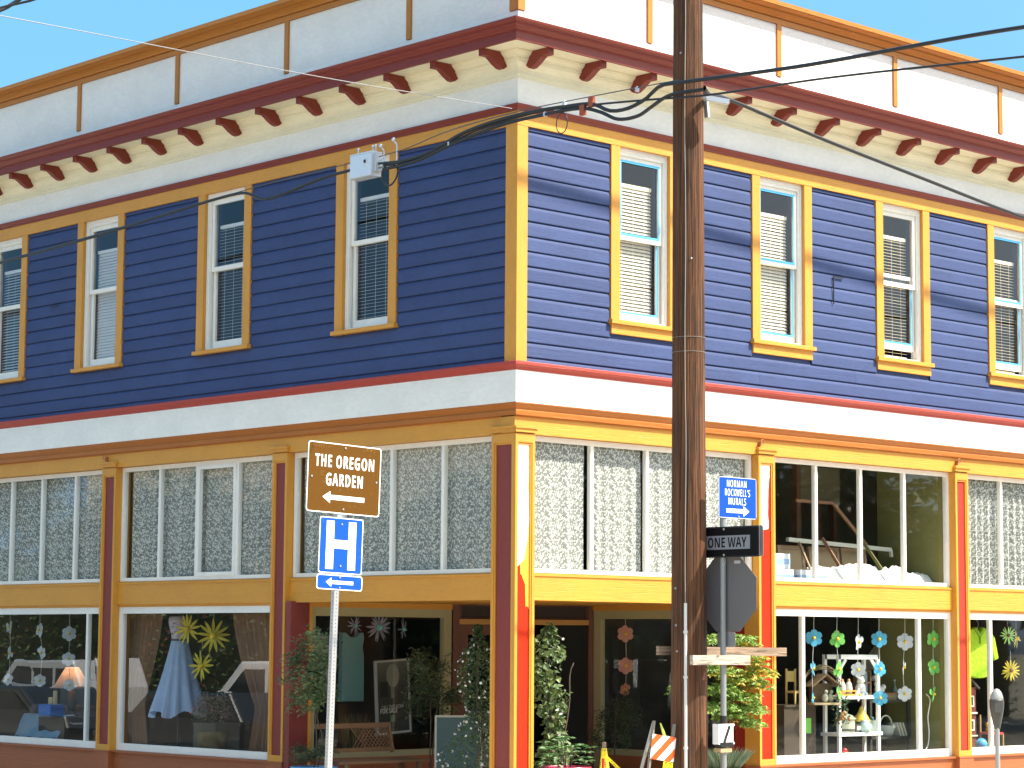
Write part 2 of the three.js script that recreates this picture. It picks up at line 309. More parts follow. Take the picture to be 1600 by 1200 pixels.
// ground floor: pilasters, beams, transoms, shop windows
const PIL = { R: [[0, 0.31], [4.26, 4.58], [8.44, 8.74], [12.6, 12.92]], L: [[0, 0.41], [4.28, 4.59], [8.19, 8.53], [12.13, 12.47]] };
function panelTexture(prime, drip, red) {
  const w = 64, h = 1024, cv = document.createElement('canvas'); cv.width = w; cv.height = h; const c = cv.getContext('2d');
  c.fillStyle = red; c.fillRect(0, 0, w, h);
  for (let i = 0; i < 160; i++) { c.fillStyle = `rgba(${rnd() < 0.5 ? '90,10,0' : '255,110,60'},0.05)`; c.fillRect(rnd() * w, rnd() * h, rr(1, 3), rr(20, 120)); }
  if (drip) { c.fillStyle = '#f0bd3c'; c.beginPath(); c.moveTo(0, 0); c.lineTo(w, 0); let y = drip * h; for (let x = w; x >= 0; x -= 4) { y += rr(-9, 9); c.lineTo(x, y + (x > w * 0.72 ? 70 : 0) + (x < w * 0.3 ? -60 : 0)); } c.closePath(); c.fill(); }
  if (prime) { c.fillStyle = '#f6f4ee'; c.beginPath(); c.moveTo(0, 0); c.lineTo(w * 0.93, 0); let x = w * 0.93; for (let y = 0; y < prime * h; y += 14) { x += rr(-3.2, 3.0); x = Math.max(w * 0.6, Math.min(w, x)); if (drip && y > prime * h * 0.72) x -= 2.2; c.lineTo(Math.max(w * 0.15, x), y); } c.lineTo(0, prime * h * (drip ? 1.06 : 0.985)); c.closePath(); c.fill(); }
  const t = new THREE.CanvasTexture(cv); t.colorSpace = THREE.SRGBColorSpace; return t;
}
function pilaster(F, u0, u1, red, label, inner = u0) {
  const add = (name, gs, mat, par) => mesh(name, [].concat(gs).map((g) => place(g, F)), mat, par);
  const pil = add('pilaster', [bx(inner, u1, 0.57, 4.5, -0.25, -0.03, true)], M.yellow, B);
  if (label) pil.userData.label = label;
  const a = u0 + 0.04, b = u1 - 0.042;
  add('pilaster_frame', [bx(u0, a, 0.57, 4.5, -0.03, 0, true), bx(b, u1, 0.57, 4.5, -0.03, 0, true), bx(a, b, 4.4, 4.5, -0.03, 0), bx(a, b, 0.57, 0.65, -0.03, 0),
    bx(a, a + 0.01, 0.65, 4.4, -0.03, -0.014, true), bx(b - 0.02, b, 0.65, 4.4, -0.03, -0.01, true), bx(a + 0.01, b - 0.02, 4.375, 4.4, -0.03, -0.012)], M.yellow, pil);
  const q = [V(a + 0.01, 0.65, -0.027), V(b - 0.02, 0.65, -0.027), V(b - 0.02, 4.375, -0.027), V(a + 0.01, 4.375, -0.027)];
  add('red_panel', quadGeo([q]), red, pil);
  add('pilaster_cap', [bx(u0 - 0.015, u1 + 0.015, 4.515, 4.56, -0.019, 0.02), bx(u0 - 0.03, u1 + 0.03, 4.56, 4.585, -0.019, 0.036)], M.yellow, pil);
  add('pilaster_base', [bx(u0 - 0.012, u1 + 0.012, 0, 0.55, -0.25, 0.018), bx(u0 - 0.02, u1 + 0.02, 0.55, 0.57, -0.25, 0.026)], M.base, pil);
}
const panelMat = (p, d, hex) => new THREE.MeshPhysicalMaterial({ map: panelTexture(p, d, hex), roughness: 0.75, specularIntensity: 0.4 });
pilaster(FR, 0.0, 0.31, panelMat(0.36, 0.44, '#aa2403'), 'corner pilaster with white primer brushed over its red panel', 0.034);
pilaster(FR, 4.26, 4.58, panelMat(0.23, 0, '#aa2403'), 'pilaster with white primer on the top of its red panel');
pilaster(FR, 8.44, 8.74, M.redR); pilaster(FR, 12.6, 12.92, M.redR);
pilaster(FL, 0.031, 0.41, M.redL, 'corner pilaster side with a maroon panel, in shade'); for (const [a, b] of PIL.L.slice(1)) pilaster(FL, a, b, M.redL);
const bays = { R: [[0.31, 4.26], [4.58, 8.44], [8.74, 12.6]], L: [[0.41, 4.28], [4.59, 8.19], [8.53, 12.13]] };
for (const [F, len, bs] of [[FR, LR, bays.R], [FL, LL, bays.L]]) {
  const add = (name, gs, mat) => mesh(name, [].concat(gs).map((g) => place(g, F)), mat, B);
  add('transom_beam', bx(F === FR ? 0.0 : 0.25, len, 4.505, 4.86, -0.25, -0.02), M.yellow);
  bs.forEach(([a, b], k) => {
    add('lintel', [bx(a, b, 2.585, 2.865, -0.25, -0.075), bx(a, b, 2.865, 2.885, -0.25, -0.062), bx(a, b, 2.885, 2.9, -0.25, -0.085)], M.yellow);
    if (k) add('stall_riser', [bx(a, b, 0, 0.545, -0.25, -0.07), bx(a, b, 0.545, 0.572, -0.25, -0.035)], M.base);
  });
}
function framedWindow(name, F, u0, u1, h0, h1, w, top, bot, mull, mw, mats = M.white, casement, glass = M.oldGlass) {
  const add = (nm, gs, mat, par) => mesh(nm, [].concat(gs).map((g) => place(g, F)), mat, par);
  const f = add(name, ring(u0, u1, h0, h1, -0.185, -0.115, w, top, bot), mats, B);
  const edges = [u0 + w, ...mull, u1 - w];
  for (const m of mull) add('mullion', bx(m - mw / 2, m + mw / 2, h0 + bot, h1 - top, -0.18, -0.12, true), mats, f);
  for (let i = 0; i + 1 < edges.length; i++) {
    const a = edges[i] + (i ? mw / 2 : 0), b = edges[i + 1] - (i + 2 < edges.length ? mw / 2 : 0), y0 = h0 + bot, y1 = h1 - top, d = rr(-0.0015, 0.0015), e = rr(-0.002, 0.002);
    if (casement === i) add('casement', ring(a, b, y0, y1, -0.165, -0.105, 0.055, 0.05, 0.05), mats, f);
    add('pane', quadGeo([[V(a, y0, -0.15 + d), V(b, y0, -0.15 - d), V(b, y1, -0.15 + e), V(a, y1, -0.15 - e)]]), glass, f);
  }
  return f;
}
framedWindow('transom_window', FR, 0.33, 4.25, 2.905, 4.5, 0.05, 0.06, 0.05, [1.37, 2.33, 3.28], 0.05);
framedWindow('transom_window', FR, 4.58, 8.44, 2.905, 4.5, 0.05, 0.06, 0.05, [5.55, 6.49, 7.44], 0.05);
framedWindow('transom_window', FR, 8.74, 12.6, 2.905, 4.5, 0.05, 0.06, 0.05, [9.7, 10.64, 11.6], 0.05);
framedWindow('transom_window', FL, 0.43, 4.27, 2.905, 4.5, 0.05, 0.06, 0.05, [1.4, 2.35, 3.3], 0.05);
framedWindow('transom_window', FL, 4.59, 8.19, 2.905, 4.5, 0.05, 0.06, 0.05, [5.49, 6.41, 7.28], 0.05, M.white, 1);
framedWindow('transom_window', FL, 8.53, 12.13, 2.905, 4.5, 0.05, 0.06, 0.05, [9.4, 10.29, 11.13], 0.05);
framedWindow('shop_window', FR, 4.58, 8.44, 0.575, 2.55, 0.06, 0.09, 0.1, [5.27, 7.74], 0.055);
framedWindow('shop_window', FR, 8.74, 12.6, 0.575, 2.55, 0.06, 0.09, 0.1, [9.4, 11.9], 0.055);
framedWindow('shop_window', FL, 4.59, 8.19, 0.575, 2.55, 0.085, 0.09, 0.095, [], 0.055, M.white, undefined, M.shopGlass);
framedWindow('shop_window', FL, 8.53, 12.13, 0.575, 2.55, 0.085, 0.09, 0.095, [9.0, 11.7], 0.05, M.white, undefined, M.shopGlass);
// header boards between lintel and shop window
for (const [F, bs] of [[FR, bays.R], [FL, bays.L]]) bs.slice(1).forEach(([a, b]) => mesh('window_header', place(bx(a, b, 2.551, 2.585, -0.25, -0.1), F), M.yellow, B));

// recessed corner entrance
const zB = -4.15, xB = 4.4;
mesh('entrance_ceiling', bx(0.25, xB, 2.6, 2.66, zB, -0.25), M.yellow, B);
mesh('entrance_floor', bx(0.0, xB, -0.05, 0.06, zB, 0.0), flat(0.16, 0.13, 0.1, { map: concreteMap }), B);
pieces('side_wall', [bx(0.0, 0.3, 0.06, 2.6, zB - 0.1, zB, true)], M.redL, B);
pieces('side_wall', [bx(xB - 0.0, xB + 0.1, 0.06, 2.6, -0.6, -0.25, true)], M.redR, B);
pieces('wall_trim', [bx(0.3, 0.34, 0.06, 2.6, zB - 0.1, zB + 0.015, true), bx(xB - 0.015, xB + 0.1, 0.06, 2.6, -0.66, -0.6, true)], M.yellow, B);
{ const f = mesh('display_window', [bx(0.34, 0.42, 0.6, 2.53, zB - 0.1, zB - 0.02, true), bx(2.62, 2.76, 0.06, 2.53, zB - 0.1, zB - 0.02, true), bx(0.42, 2.62, 2.42, 2.53, zB - 0.1, zB - 0.02), bx(0.42, 2.62, 0.6, 0.68, zB - 0.1, zB - 0.02)], M.buff, B);
  mesh('pane', quadGeo([[V(0.42, 0.68, zB - 0.06), V(2.62, 0.68, zB - 0.06), V(2.62, 2.42, zB - 0.06), V(0.42, 2.42, zB - 0.06)]]), M.glass, f);
  const g = mesh('display_window', [bx(xB + 0.02, xB + 0.1, 0.06, 2.53, -3.12, -2.98, true), bx(xB + 0.02, xB + 0.1, 0.6, 2.53, -0.74, -0.66, true), bx(xB + 0.02, xB + 0.1, 2.42, 2.53, -2.98, -0.74), bx(xB + 0.02, xB + 0.1, 0.6, 0.68, -2.98, -0.74)], M.buff, B);
  mesh('pane', quadGeo([[V(xB + 0.06, 0.68, -2.98), V(xB + 0.06, 0.68, -0.74), V(xB + 0.06, 2.42, -0.74), V(xB + 0.06, 2.42, -2.98)]]), M.glass, g); }
pieces('display_header', [bx(0.34, 2.76, 2.53, 2.6, zB - 0.1, zB), bx(xB, xB + 0.1, 2.53, 2.6, -3.12, -0.66)], M.yellow, B);
pieces('display_riser', [bx(0.34, 2.62, 0.06, 0.6, zB - 0.1, zB), bx(xB, xB + 0.1, 0.06, 0.6, -2.98, -0.66)], M.base, B);
// the doors stand on the diagonal between the two display windows
{ const p = V(2.78, 0, zB - 0.02), q = V(xB + 0.02, 0, -3.12), len = p.distanceTo(q), D = new THREE.Matrix4().makeBasis(V(q.x - p.x, 0, q.z - p.z).normalize(), V(0, 1, 0), V(-(q.z - p.z), 0, q.x - p.x).normalize()).setPosition(p);
  const put = (name, gs, mat, par) => mesh(name, [].concat(gs).map((g) => place(g, D)), mat, par);
  put('door_jamb', bx(0, 0.09, 0.06, 2.6, -0.08, 0.02, true), M.woodDoor, B);
  const fr = put('door_jamb', bx(len - 0.07, len, 0.06, 2.6, -0.08, 0.02, true), M.woodDoor, B);
  put('door_rail', bx(0.09, len - 0.07, 2.335, 2.405, -0.06, 0.03), paint(0.5, 0.24, 0.05), fr);
  const t = put('door_transom', [...ring(0.09, len - 0.07, 2.405, 2.6, -0.05, 0.0, 0.035, 0.02, 0.02)], M.maroon, fr);
  put('pane', quadGeo([[V(0.12, 2.42, -0.03), V(len - 0.1, 2.42, -0.03), V(len - 0.1, 2.58, -0.03), V(0.12, 2.58, -0.03)]]), flat(0.03, 0.018, 0.014, { roughness: 0.75 }), t);
  const d = put('door', ring(0.09, 0.92, 0.07, 2.335, -0.05, -0.01, 0.12, 0.14, 0.35), M.woodDoor, B);
  put('pane', quadGeo([[V(0.21, 0.42, -0.03), V(0.8, 0.42, -0.03), V(0.8, 2.19, -0.03), V(0.21, 2.19, -0.03)]]), M.glass, d);
  put('handle', [bx(0.86, 0.885, 0.95, 1.2, 0.02, 0.04, true), bx(0.865, 0.88, 0.97, 0.99, -0.01, 0.02), bx(0.865, 0.88, 1.16, 1.18, -0.01, 0.02)], M.steel, d); }
// rooms: floors, ceilings, partitions
mesh('upper_floor', [bx(0.26, LR, 4.87, 5.0, -LL, -0.26)], M.floorIn, B);
mesh('mezzanine_floor', [bx(0.26, LR, 2.68, 2.86, -LL, -0.26)], M.floorIn, B);
mesh('shop_floor', bx(0.26, LR, -0.1, 0.055, -LL, -0.26), M.floorIn, B);
mesh('roof', bx(0.0, LR, 9.0, 9.15, -LL, 0), M.dark, B);
mesh('upper_ceiling', bx(0.26, LR, 8.3, 8.4, -LL, -0.26), M.room, B);
mesh('rear_wall', [bx(LR, LR + 0.25, 0, 10.2, -LL, -0.0), bx(0, LR, 0, 10.2, -LL - 0.25, -LL)], M.room, B);
pieces('partition', [bx(3.2, 3.3, 5.0, 8.3, -LL, -3.3), bx(3.3, LR, 5.0, 8.3, -3.4, -3.3), bx(0.3, 3.2, 5.0, 8.3, -4.3, -4.2), bx(0.3, 3.2, 5.0, 8.3, -7.3, -7.2), bx(3.4, 3.5, 5.0, 8.3, -3.3, -0.3), bx(5.9, 6.0, 5.0, 8.3, -3.3, -0.3), bx(8.5, 8.6, 5.0, 8.3, -3.3, -0.3)], M.room, B);
pieces('partition', [bx(4.6, LR, 2.87, 4.86, -3.3, -3.2), bx(3.0, 3.1, 2.87, 4.86, -LL, -3.3), bx(4.42, 4.52, 2.87, 4.86, -3.2, -0.26), bx(0.27, 3.0, 2.87, 4.86, -4.5, -4.4)], flat(0.1, 0.095, 0.055), B);
pieces('partition', [bx(5.6, LR, 0.06, 2.68, -5.2, -5.1), bx(4.4, 4.5, 0.06, 2.68, -LL, -7.5), bx(0.27, 0.4, 0.06, 2.68, -4.36, -4.25)], M.dark, B);
pieces('display_floor', [bx(4.53, 8.4, 0.55, 0.6, -1.35, -0.26), bx(8.78, 12.5, 0.55, 0.6, -1.35, -0.26), bx(0.26, 1.5, 0.55, 0.6, -12.1, -4.62), bx(0.4, 2.6, 0.55, 0.6, -5.2, -4.26)], M.floorIn, B);
pieces('display_side', [bx(8.41, 8.47, 0.1, 2.68, -1.35, -0.2), bx(8.41, 8.47, 2.87, 4.86, -1.35, -0.2)], M.olive, B);
// studs and doors seen in the storage loft above the right shop
pieces('loft_stud', [bx(6.95, 7.04, 2.87, 4.86, -1.72, -1.62, true), bx(7.9, 7.97, 2.87, 4.86, -2.12, -2.02, true), bx(8.6, 8.68, 2.87, 4.86, -2.4, -2.3, true)], flat(0.16, 0.07, 0.035), B);
pieces('loft_board', [bx(7.06, 8.0, 4.1, 4.6, -1.75, -1.7), bx(5.2, 6.6, 3.7, 4.86, -2.0, -1.95)], flat(0.16, 0.14, 0.08), B);

// ------------------------------------------------------------------ lace curtains behind the transom windows
function laceTexture() {
  const n = 512, cv = document.createElement('canvas'); cv.width = cv.height = n; const c = cv.getContext('2d');
  c.fillStyle = '#4a4a4a'; c.fillRect(0, 0, n, n);
  c.strokeStyle = '#808080'; c.lineWidth = 1; for (let i = 0; i < n; i += 8) { c.beginPath(); c.moveTo(i, 0); c.lineTo(i, n); c.moveTo(0, i); c.lineTo(n, i); c.stroke(); }
  for (let k = 0; k < 215; k++) {
    const x = rnd() * n, y = rnd() * n, r = rr(9, 17), p = 5 + Math.floor(rnd() * 3), a0 = rnd() * 6;
    for (const dx of [-n, 0, n]) for (const dy of [-n, 0, n]) {
      c.fillStyle = rnd() < 0.5 ? '#ffffff' : '#e4e4e4';
      for (let i = 0; i < p; i++) { const a = a0 + i * 6.283 / p; c.beginPath(); c.ellipse(x + dx + Math.cos(a) * r * 0.62, y + dy + Math.sin(a) * r * 0.62, r * 0.46, r * 0.3, a, 0, 6.3); c.fill(); }
      c.fillStyle = '#505050'; c.beginPath(); c.arc(x + dx, y + dy, r * 0.2, 0, 6.3); c.fill();
    }
  }
  c.strokeStyle = '#f0f0f0'; c.lineWidth = 3;
  for (let k = 0; k < 60; k++) { const x = rnd() * n, y = rnd() * n; c.beginPath(); c.moveTo(x, y); c.bezierCurveTo(x + rr(-40, 40), y + 20, x + rr(-40, 40), y + 50, x + rr(-60, 60), y + 70); c.stroke(); }
  const t = new THREE.CanvasTexture(cv); t.wrapS = t.wrapT = THREE.RepeatWrapping; t.repeat.set(1 / 0.37, 1 / 0.37); return t;
}
const laceAlpha = laceTexture();
const lace = new THREE.MeshStandardMaterial({ color: C(0.66, 0.65, 0.62), alphaMap: laceAlpha, transparent: true, roughness: 0.9, side: THREE.DoubleSide });
function curtainGeo(F, u0, u1, h0, h1, n, amp, pitch, gather = null) {   // hanging cloth with folds; gather(t) narrows it
  const nu = Math.ceil((u1 - u0) / 0.025), nh = gather ? 24 : 8, q = [], ph = rnd() * 6;
  const p = (i, j) => { const t = i / nu, v = j / nh, s = gather ? gather(v, t) : u0 + (u1 - u0) * t, f = Math.sin(((u1 - u0) * t) * 6.283 / pitch + ph + 1.3 * Math.sin(t * 9 + ph)) * amp * (0.6 + 0.4 * v);
    return V(s + 0.004 * Math.sin(v * 7 + i), h1 - (h1 - h0) * v, n + f); };
  for (let i = 0; i < nu; i++) for (let j = 0; j < nh; j++) {
    const k = [p(i, j + 1), p(i + 1, j + 1), p(i + 1, j), p(i, j)], U = (a) => u0 + (u1 - u0) * a / nu * 1.25, H = (b) => h1 - (h1 - h0) * b / nh;
    k.uv = [[U(i), H(j + 1)], [U(i + 1), H(j + 1)], [U(i + 1), H(j)], [U(i), H(j)]]; q.push(k);
  }
  return place(quadGeo(q), F);
}
const smooth = (g) => { g.deleteAttribute('normal'); const m = g; m.computeVertexNormals(); return m; };
const drape = (name, F, u0, u1, h0, h1, n, amp, pitch, label) => solo(name, smooth(curtainGeo(F, u0, u1, h0, h1, n, amp, pitch)), lace, label, 'curtain');
drape('lace_curtain', FR, 0.36, 1.3, 2.96, 4.44, -0.2, 0.008, 0.3, 'sunlit white lace curtain in the transom pane beside the corner pilaster');
drape('lace_curtain', FR, 1.4, 2.29, 2.96, 4.44, -0.21, 0.012, 0.2, 'sunlit white lace curtain in the second transom pane right of the corner pilaster');
drape('lace_curtain', FR, 2.33, 4.2, 2.96, 4.44, -0.2, 0.01, 0.25, 'white lace curtain in the transom window behind the utility pole and blue murals sign');
drape('lace_curtain', FR, 8.8, 12.5, 2.96, 4.44, -0.22, 0.03, 0.16, 'pleated white lace curtain in the transom window at the right edge of the photo');
drape('lace_curtain', FL, 0.46, 4.2, 2.96, 4.44, -0.22, 0.02, 0.2, 'shaded lace curtain in the transom window behind the brown garden sign');
drape('lace_curtain', FL, 4.66, 8.12, 2.96, 4.44, -0.23, 0.03, 0.17, 'shaded lace curtain in the transom window that has the opened casement frame');
drape('lace_curtain', FL, 8.6, 12.1, 2.96, 4.44, -0.23, 0.03, 0.16, 'shaded lace curtain in the transom window at the left edge of the photo');

// ------------------------------------------------------------------ street: pole, wires, signs
const poleMap = noiseTex(512, (u, v) => { const g = fbm(u, v, 40, 5, 4), b = fbm(u + 0.5, v, 5, 6, 3), k = 0.25 + 0.85 * Math.pow(g, 1.4) * (0.55 + 0.9 * b); const c = fbm(u + 0.2, v, 60, 4, 2) > 0.66 ? 0.35 : 1; return [k * c, k * c * 0.93, k * c * 0.86]; }, false, 1, 3);
const poleBump = noiseTex(512, (u, v) => { const g = fbm(u, v, 56, 5, 4); return g - (fbm(u + 0.2, v, 60, 4, 2) > 0.66 ? 0.35 : 0); }, false, 1, 3);
poleMap.repeat.set(2, 0.33); poleBump.repeat.set(2, 0.33);
const poleMat = new THREE.MeshStandardMaterial({ color: C(0.2, 0.076, 0.023), map: poleMap, bumpMap: poleBump, bumpScale: 0.02, roughness: 0.85 });
const PX = -0.88, PZ = 3.5;
{
  const t = thing('utility_pole', 'tall brown wooden utility pole with a pale conduit, standing before the right shopfront', 'utility pole', [PX, 0, PZ]);
  const g = new THREE.CylinderGeometry(0.125, 0.19, 15.6, 40, 60).toNonIndexed(); g.translate(0, 7.6, 0);
  { const U = g.attributes.uv, P = g.attributes.position; for (let i = 0; i < P.count; i++) U.setXY(i, U.getX(i), P.getY(i)); }
  mesh('shaft', g, poleMat, t);
  const side = (a, r, y) => [Math.cos(a) * r, y, Math.sin(a) * r];
  const A = Math.atan2(19.65 - PZ, -18.52 - PX) + 0.12;        // the side that faces the street corner
  mesh('ground_wire', tube([...Array(16)].map((_, i) => side(A + 0.06 + 0.03 * Math.sin(i * 1.7), 0.193 - (i * 0.62 + 0.2) * 0.0042, 2.3 + i * 0.62)), 0.004, 120, 5), flat(0.35, 0.33, 0.3), t);
  mesh('conduit', [rod(side(A + 0.06, 0.2, 0), side(A + 0.06, 0.197, 2.5), 0.016), ...[0.55, 1.05, 1.75, 2.2].map((y) => rod(side(A + 0.06, 0.2, y), side(A + 0.06, 0.2, y + 0.025), 0.023))], flat(0.62, 0.62, 0.6, { roughness: 0.5 }), t);
  for (const y of [5.05, 5.2]) mesh('staple_band', new THREE.TorusGeometry(0.17, 0.002, 4, 40).toNonIndexed().rotateX(Math.PI / 2).translate(0, y, 0), flat(0.3, 0.27, 0.23), t);
  for (const [a, y] of [[0.75, 2.65], [0.7, 2.28], [0.62, 2.02], [-0.3, 6.0], [0.4, 8.15]]) mesh('bolt', ball(...side(A + a, 0.186 - y * 0.0042, y), 0.014), M.lash, t);
  // suspension bracket for the cables
  mesh('bracket', [beam([0.12, 4.36 + 3.45, 0.12], [0.14, 7.5, 0.14], 0.05, 0.03), beam([0.13, 7.68, 0.13], [-0.08, 7.66, 0.3], 0.03, 0.04), beam([-0.02, 7.66, 0.27], [0.16, 7.62, 0.42], 0.05, 0.05)], M.alu, t);
  mesh('crossarm', beam([-1.2, 14.3, 0.02], [1.2, 14.3, 0.02], 0.12, 0.1), poleMat, t);
}
const cable = (name, pts, r, label, seg = 80, mat = M.black) => solo(name, tube(pts, r, seg, 7), mat, label, 'cable');
const SX = -1.12;
cable('cable', [[SX, 7.2, 13], [SX, 7.4, 10], [SX, 7.6, 7.79], [SX, 7.7, 5.2], [SX, 7.81, 3.6], [SX, 7.82, 3.32], [SX, 7.72, 3.12], [SX, 7.66, 2.85], [SX, 7.68, 2.6], [SX, 7.79, 2.36], [SX, 7.83, 2.0], [SX, 7.86, 1.1], [SX, 7.8, 0.3], [SX, 7.66, -0.3], [SX, 7.63, -0.8], [SX, 7.66, -1.18]], 0.021, 'thick black cable crossing the pole from the top right and looping down beside it', 160);
cable('support_strand', [[SX, 7.84, 3.6], [SX, 7.88, 2.29], [SX, 7.9, 1.09], [SX, 7.86, 0.03], [SX, 7.76, -0.8], [SX, 7.74, -1.92], [SX, 7.71, -3.56], [SX, 7.55, -7.13], [SX, 7.46, -9.59], [SX, 7.3, -14]], 0.006, 'thin steel strand running in front of the shaded navy wall to the pole', 100, M.darkSteel);
cable('cable', [[SX, 7.66, -1.62], [SX, 7.64, -2.2], [SX, 7.53, -3.2], [SX, 7.54, -3.42], [SX, 7.66, -3.75], [SX, 7.68, -4.0], [SX, 7.53, -7.1], [SX, 7.44, -9.59], [SX, 7.28, -14]], 0.019, 'black cable sagging left from the grey terminal box across the upper windows', 120);
cable('cable', [[SX, 7.33, 7.8], [SX, 7.52, 5.6], [SX, 7.62, 3.94], [SX, 7.7, 3.2], [SX, 7.79, 2.29], [SX, 7.84, 1.6], [SX, 7.8, 0.6], [SX, 7.68, -0.2], [SX, 7.62, -0.75], [SX, 7.62, -1.18]], 0.012, 'thinner black cable crossing the pole just below the thick one', 100);
cable('cable', [[SX + 0.05, 7.7, 3.9], [SX, 7.7, 3.45], [SX, 7.62, 3.2], [SX, 7.56, 3.02], [SX, 7.57, 2.72], [SX, 7.68, 2.48], [SX, 7.77, 2.2], [SX, 7.8, 1.5], [SX, 7.79, 0.9], [SX, 7.7, 0.1], [SX, 7.6, -0.5], [SX, 7.58, -1.18]], 0.02, 'black cable dipping lowest left of the pole before joining the bundle', 120);
cable('cable', [[SX + 0.05, 7.71, 3.9], [-0.8, 7.72, 3.72], [-0.22, 7.83, 3.42], [1.36, 7.65, 3.4], [3.2, 7.46, 3.4], [5.24, 7.26, 3.4], [8, 7.14, 3.35], [11, 7.3, 3.3], [17, 7.7, 3.3]], 0.021, 'lashed black cable descending from the pole to the right edge of the photo', 120);
cable('support_wire', [[-1.12, 7.95, 1.09], [-4, 7.72, 1.5], [-8.33, 7.37, 2.41], [-12.5, 7.0, 3.3]], 0.0045, 'thin pale wire from the cable bundle to the upper left corner of the photo', 40, M.lash);
cable('drop_cable', [[-12.5, 5.35, 5.2], [-10.37, 6.35, 5.86], [-10.28, 6.42, 5.9], [-9.9, 6.75, 6.2], [-8, 8.2, 7.5]], 0.014, 'dark cable cutting the upper left corner of the sky', 40);
cable('drop_cable', [[-12.5, 5.4, 5.2], [-10.37, 6.37, 5.86], [-10.2, 6.43, 6.02], [-9.7, 6.7, 6.6], [-7.5, 7.8, 8.5]], 0.009, 'thinner cable beside the one in the upper left corner', 40);
// the power cable along the right street, above the frame, whose shadow crosses the upper windows
cable('power_cable', [[-20, 15.7, 3.55], [-6, 14.95, 4.4], [-0.9, 14.42, 4.4], [3.3, 14.22, 4.4], [8, 13.92, 4.4], [12.6, 13.6, 4.4], [22, 13.2, 4.4]], 0.05, 'heavy power cable along the right street above the roof line', 80);
{
  const t = thing('terminal_box', 'grey metal cable terminal box hanging on the strand before the shaded corner window', 'terminal box', [SX, 7.52, -1.41]);
  mesh('box_body', bx(-0.07, 0.07, 0.0, 0.28, -0.21, 0.19), M.alu, t);
  mesh('lid', [bx(-0.085, -0.07, 0.01, 0.27, -0.2, 0.18), bx(-0.075, 0.075, 0.28, 0.295, -0.215, 0.195), bx(-0.093, -0.085, 0.16, 0.2, 0.03, 0.13), bx(-0.093, -0.085, 0.13, 0.22, 0.06, 0.1)], flat(0.66, 0.68, 0.72, { metalness: 0.4, roughness: 0.45 }), t);
  for (const z of [-0.15, 0.12, 0.17]) mesh('hanger', [rod([0, 0.29, z], [0, 0.36, z], 0.008), ball(0, 0.365, z, 0.018)], M.steel, t);
  mesh('end_fittings', [bx(-0.05, 0.05, 0.05, 0.26, 0.19, 0.24), ...[0.06, 0.11, 0.16].map((y) => rod([0, y, 0.2], [0, y, 0.32], 0.02))], M.alu, t);
}
solo('cable_coil', tube([...Array(17)].map((_, i) => { const a = i * 6.283 / 16; return [SX + 0.012 * Math.sin(a * 2), 7.5 + 0.125 * Math.sin(a), -0.98 + 0.14 * Math.cos(a)]; }), 0.011, 60), M.black, 'round coil of black cable hanging beside the grey terminal box', 'cable coil');
solo('cable_coil', tube([...Array(13)].map((_, i) => { const a = i * 6.283 / 12; return [SX, 7.66 + 0.11 * Math.sin(a), 1.88 + 0.085 * Math.cos(a)]; }), 0.006, 50), M.black, 'small loop of cable hanging below the bundle over the yellow corner', 'cable coil');
for (const [z, y, top, lb] of [[-1.09, 7.6, 7.86, 'bent steel hook on the strand nearer the grey terminal box'], [-0.86, 7.6, 7.9, 'bent steel hook on the strand further right of the grey terminal box']])
  solo('strand_hook', [rod([SX, y, z], [SX, top - 0.06, z], 0.008), rod([SX, top - 0.06, z], [SX, top, z - 0.06], 0.008), ball(SX, top + 0.01, z - 0.06, 0.026)], M.steel, lb, 'hook');
for (const [y, z, lb] of [[7.84, 3.0, 'white clamp on the strand nearest the pole on its left'], [7.87, 1.92, 'white clamp above the small cable loop'], [7.8, 1.62, 'white clamp where the cables fan out over the yellow corner'], [7.71, 0.06, 'pale clamp on the cables before the frieze right of the terminal box']])
  solo('cable_clamp', [bx(SX - 0.02, SX + 0.02, y - 0.022, y + 0.022, z - 0.012, z + 0.012), ball(SX, y + 0.028, z, 0.01)], M.alu, lb, 'cable clamp');
for (const [y, z, lb] of [[7.82, 2.33, 'small red tag on the cables left of the pole, upper one'], [7.75, 2.2, 'small red tag on the cables left of the pole, lower one']])
  solo('cable_tag', bx(SX - 0.02, SX + 0.02, y - 0.055, y + 0.055, z - 0.035, z + 0.035), flat(0.3, 0.06, 0.02), lb, 'cable tag');

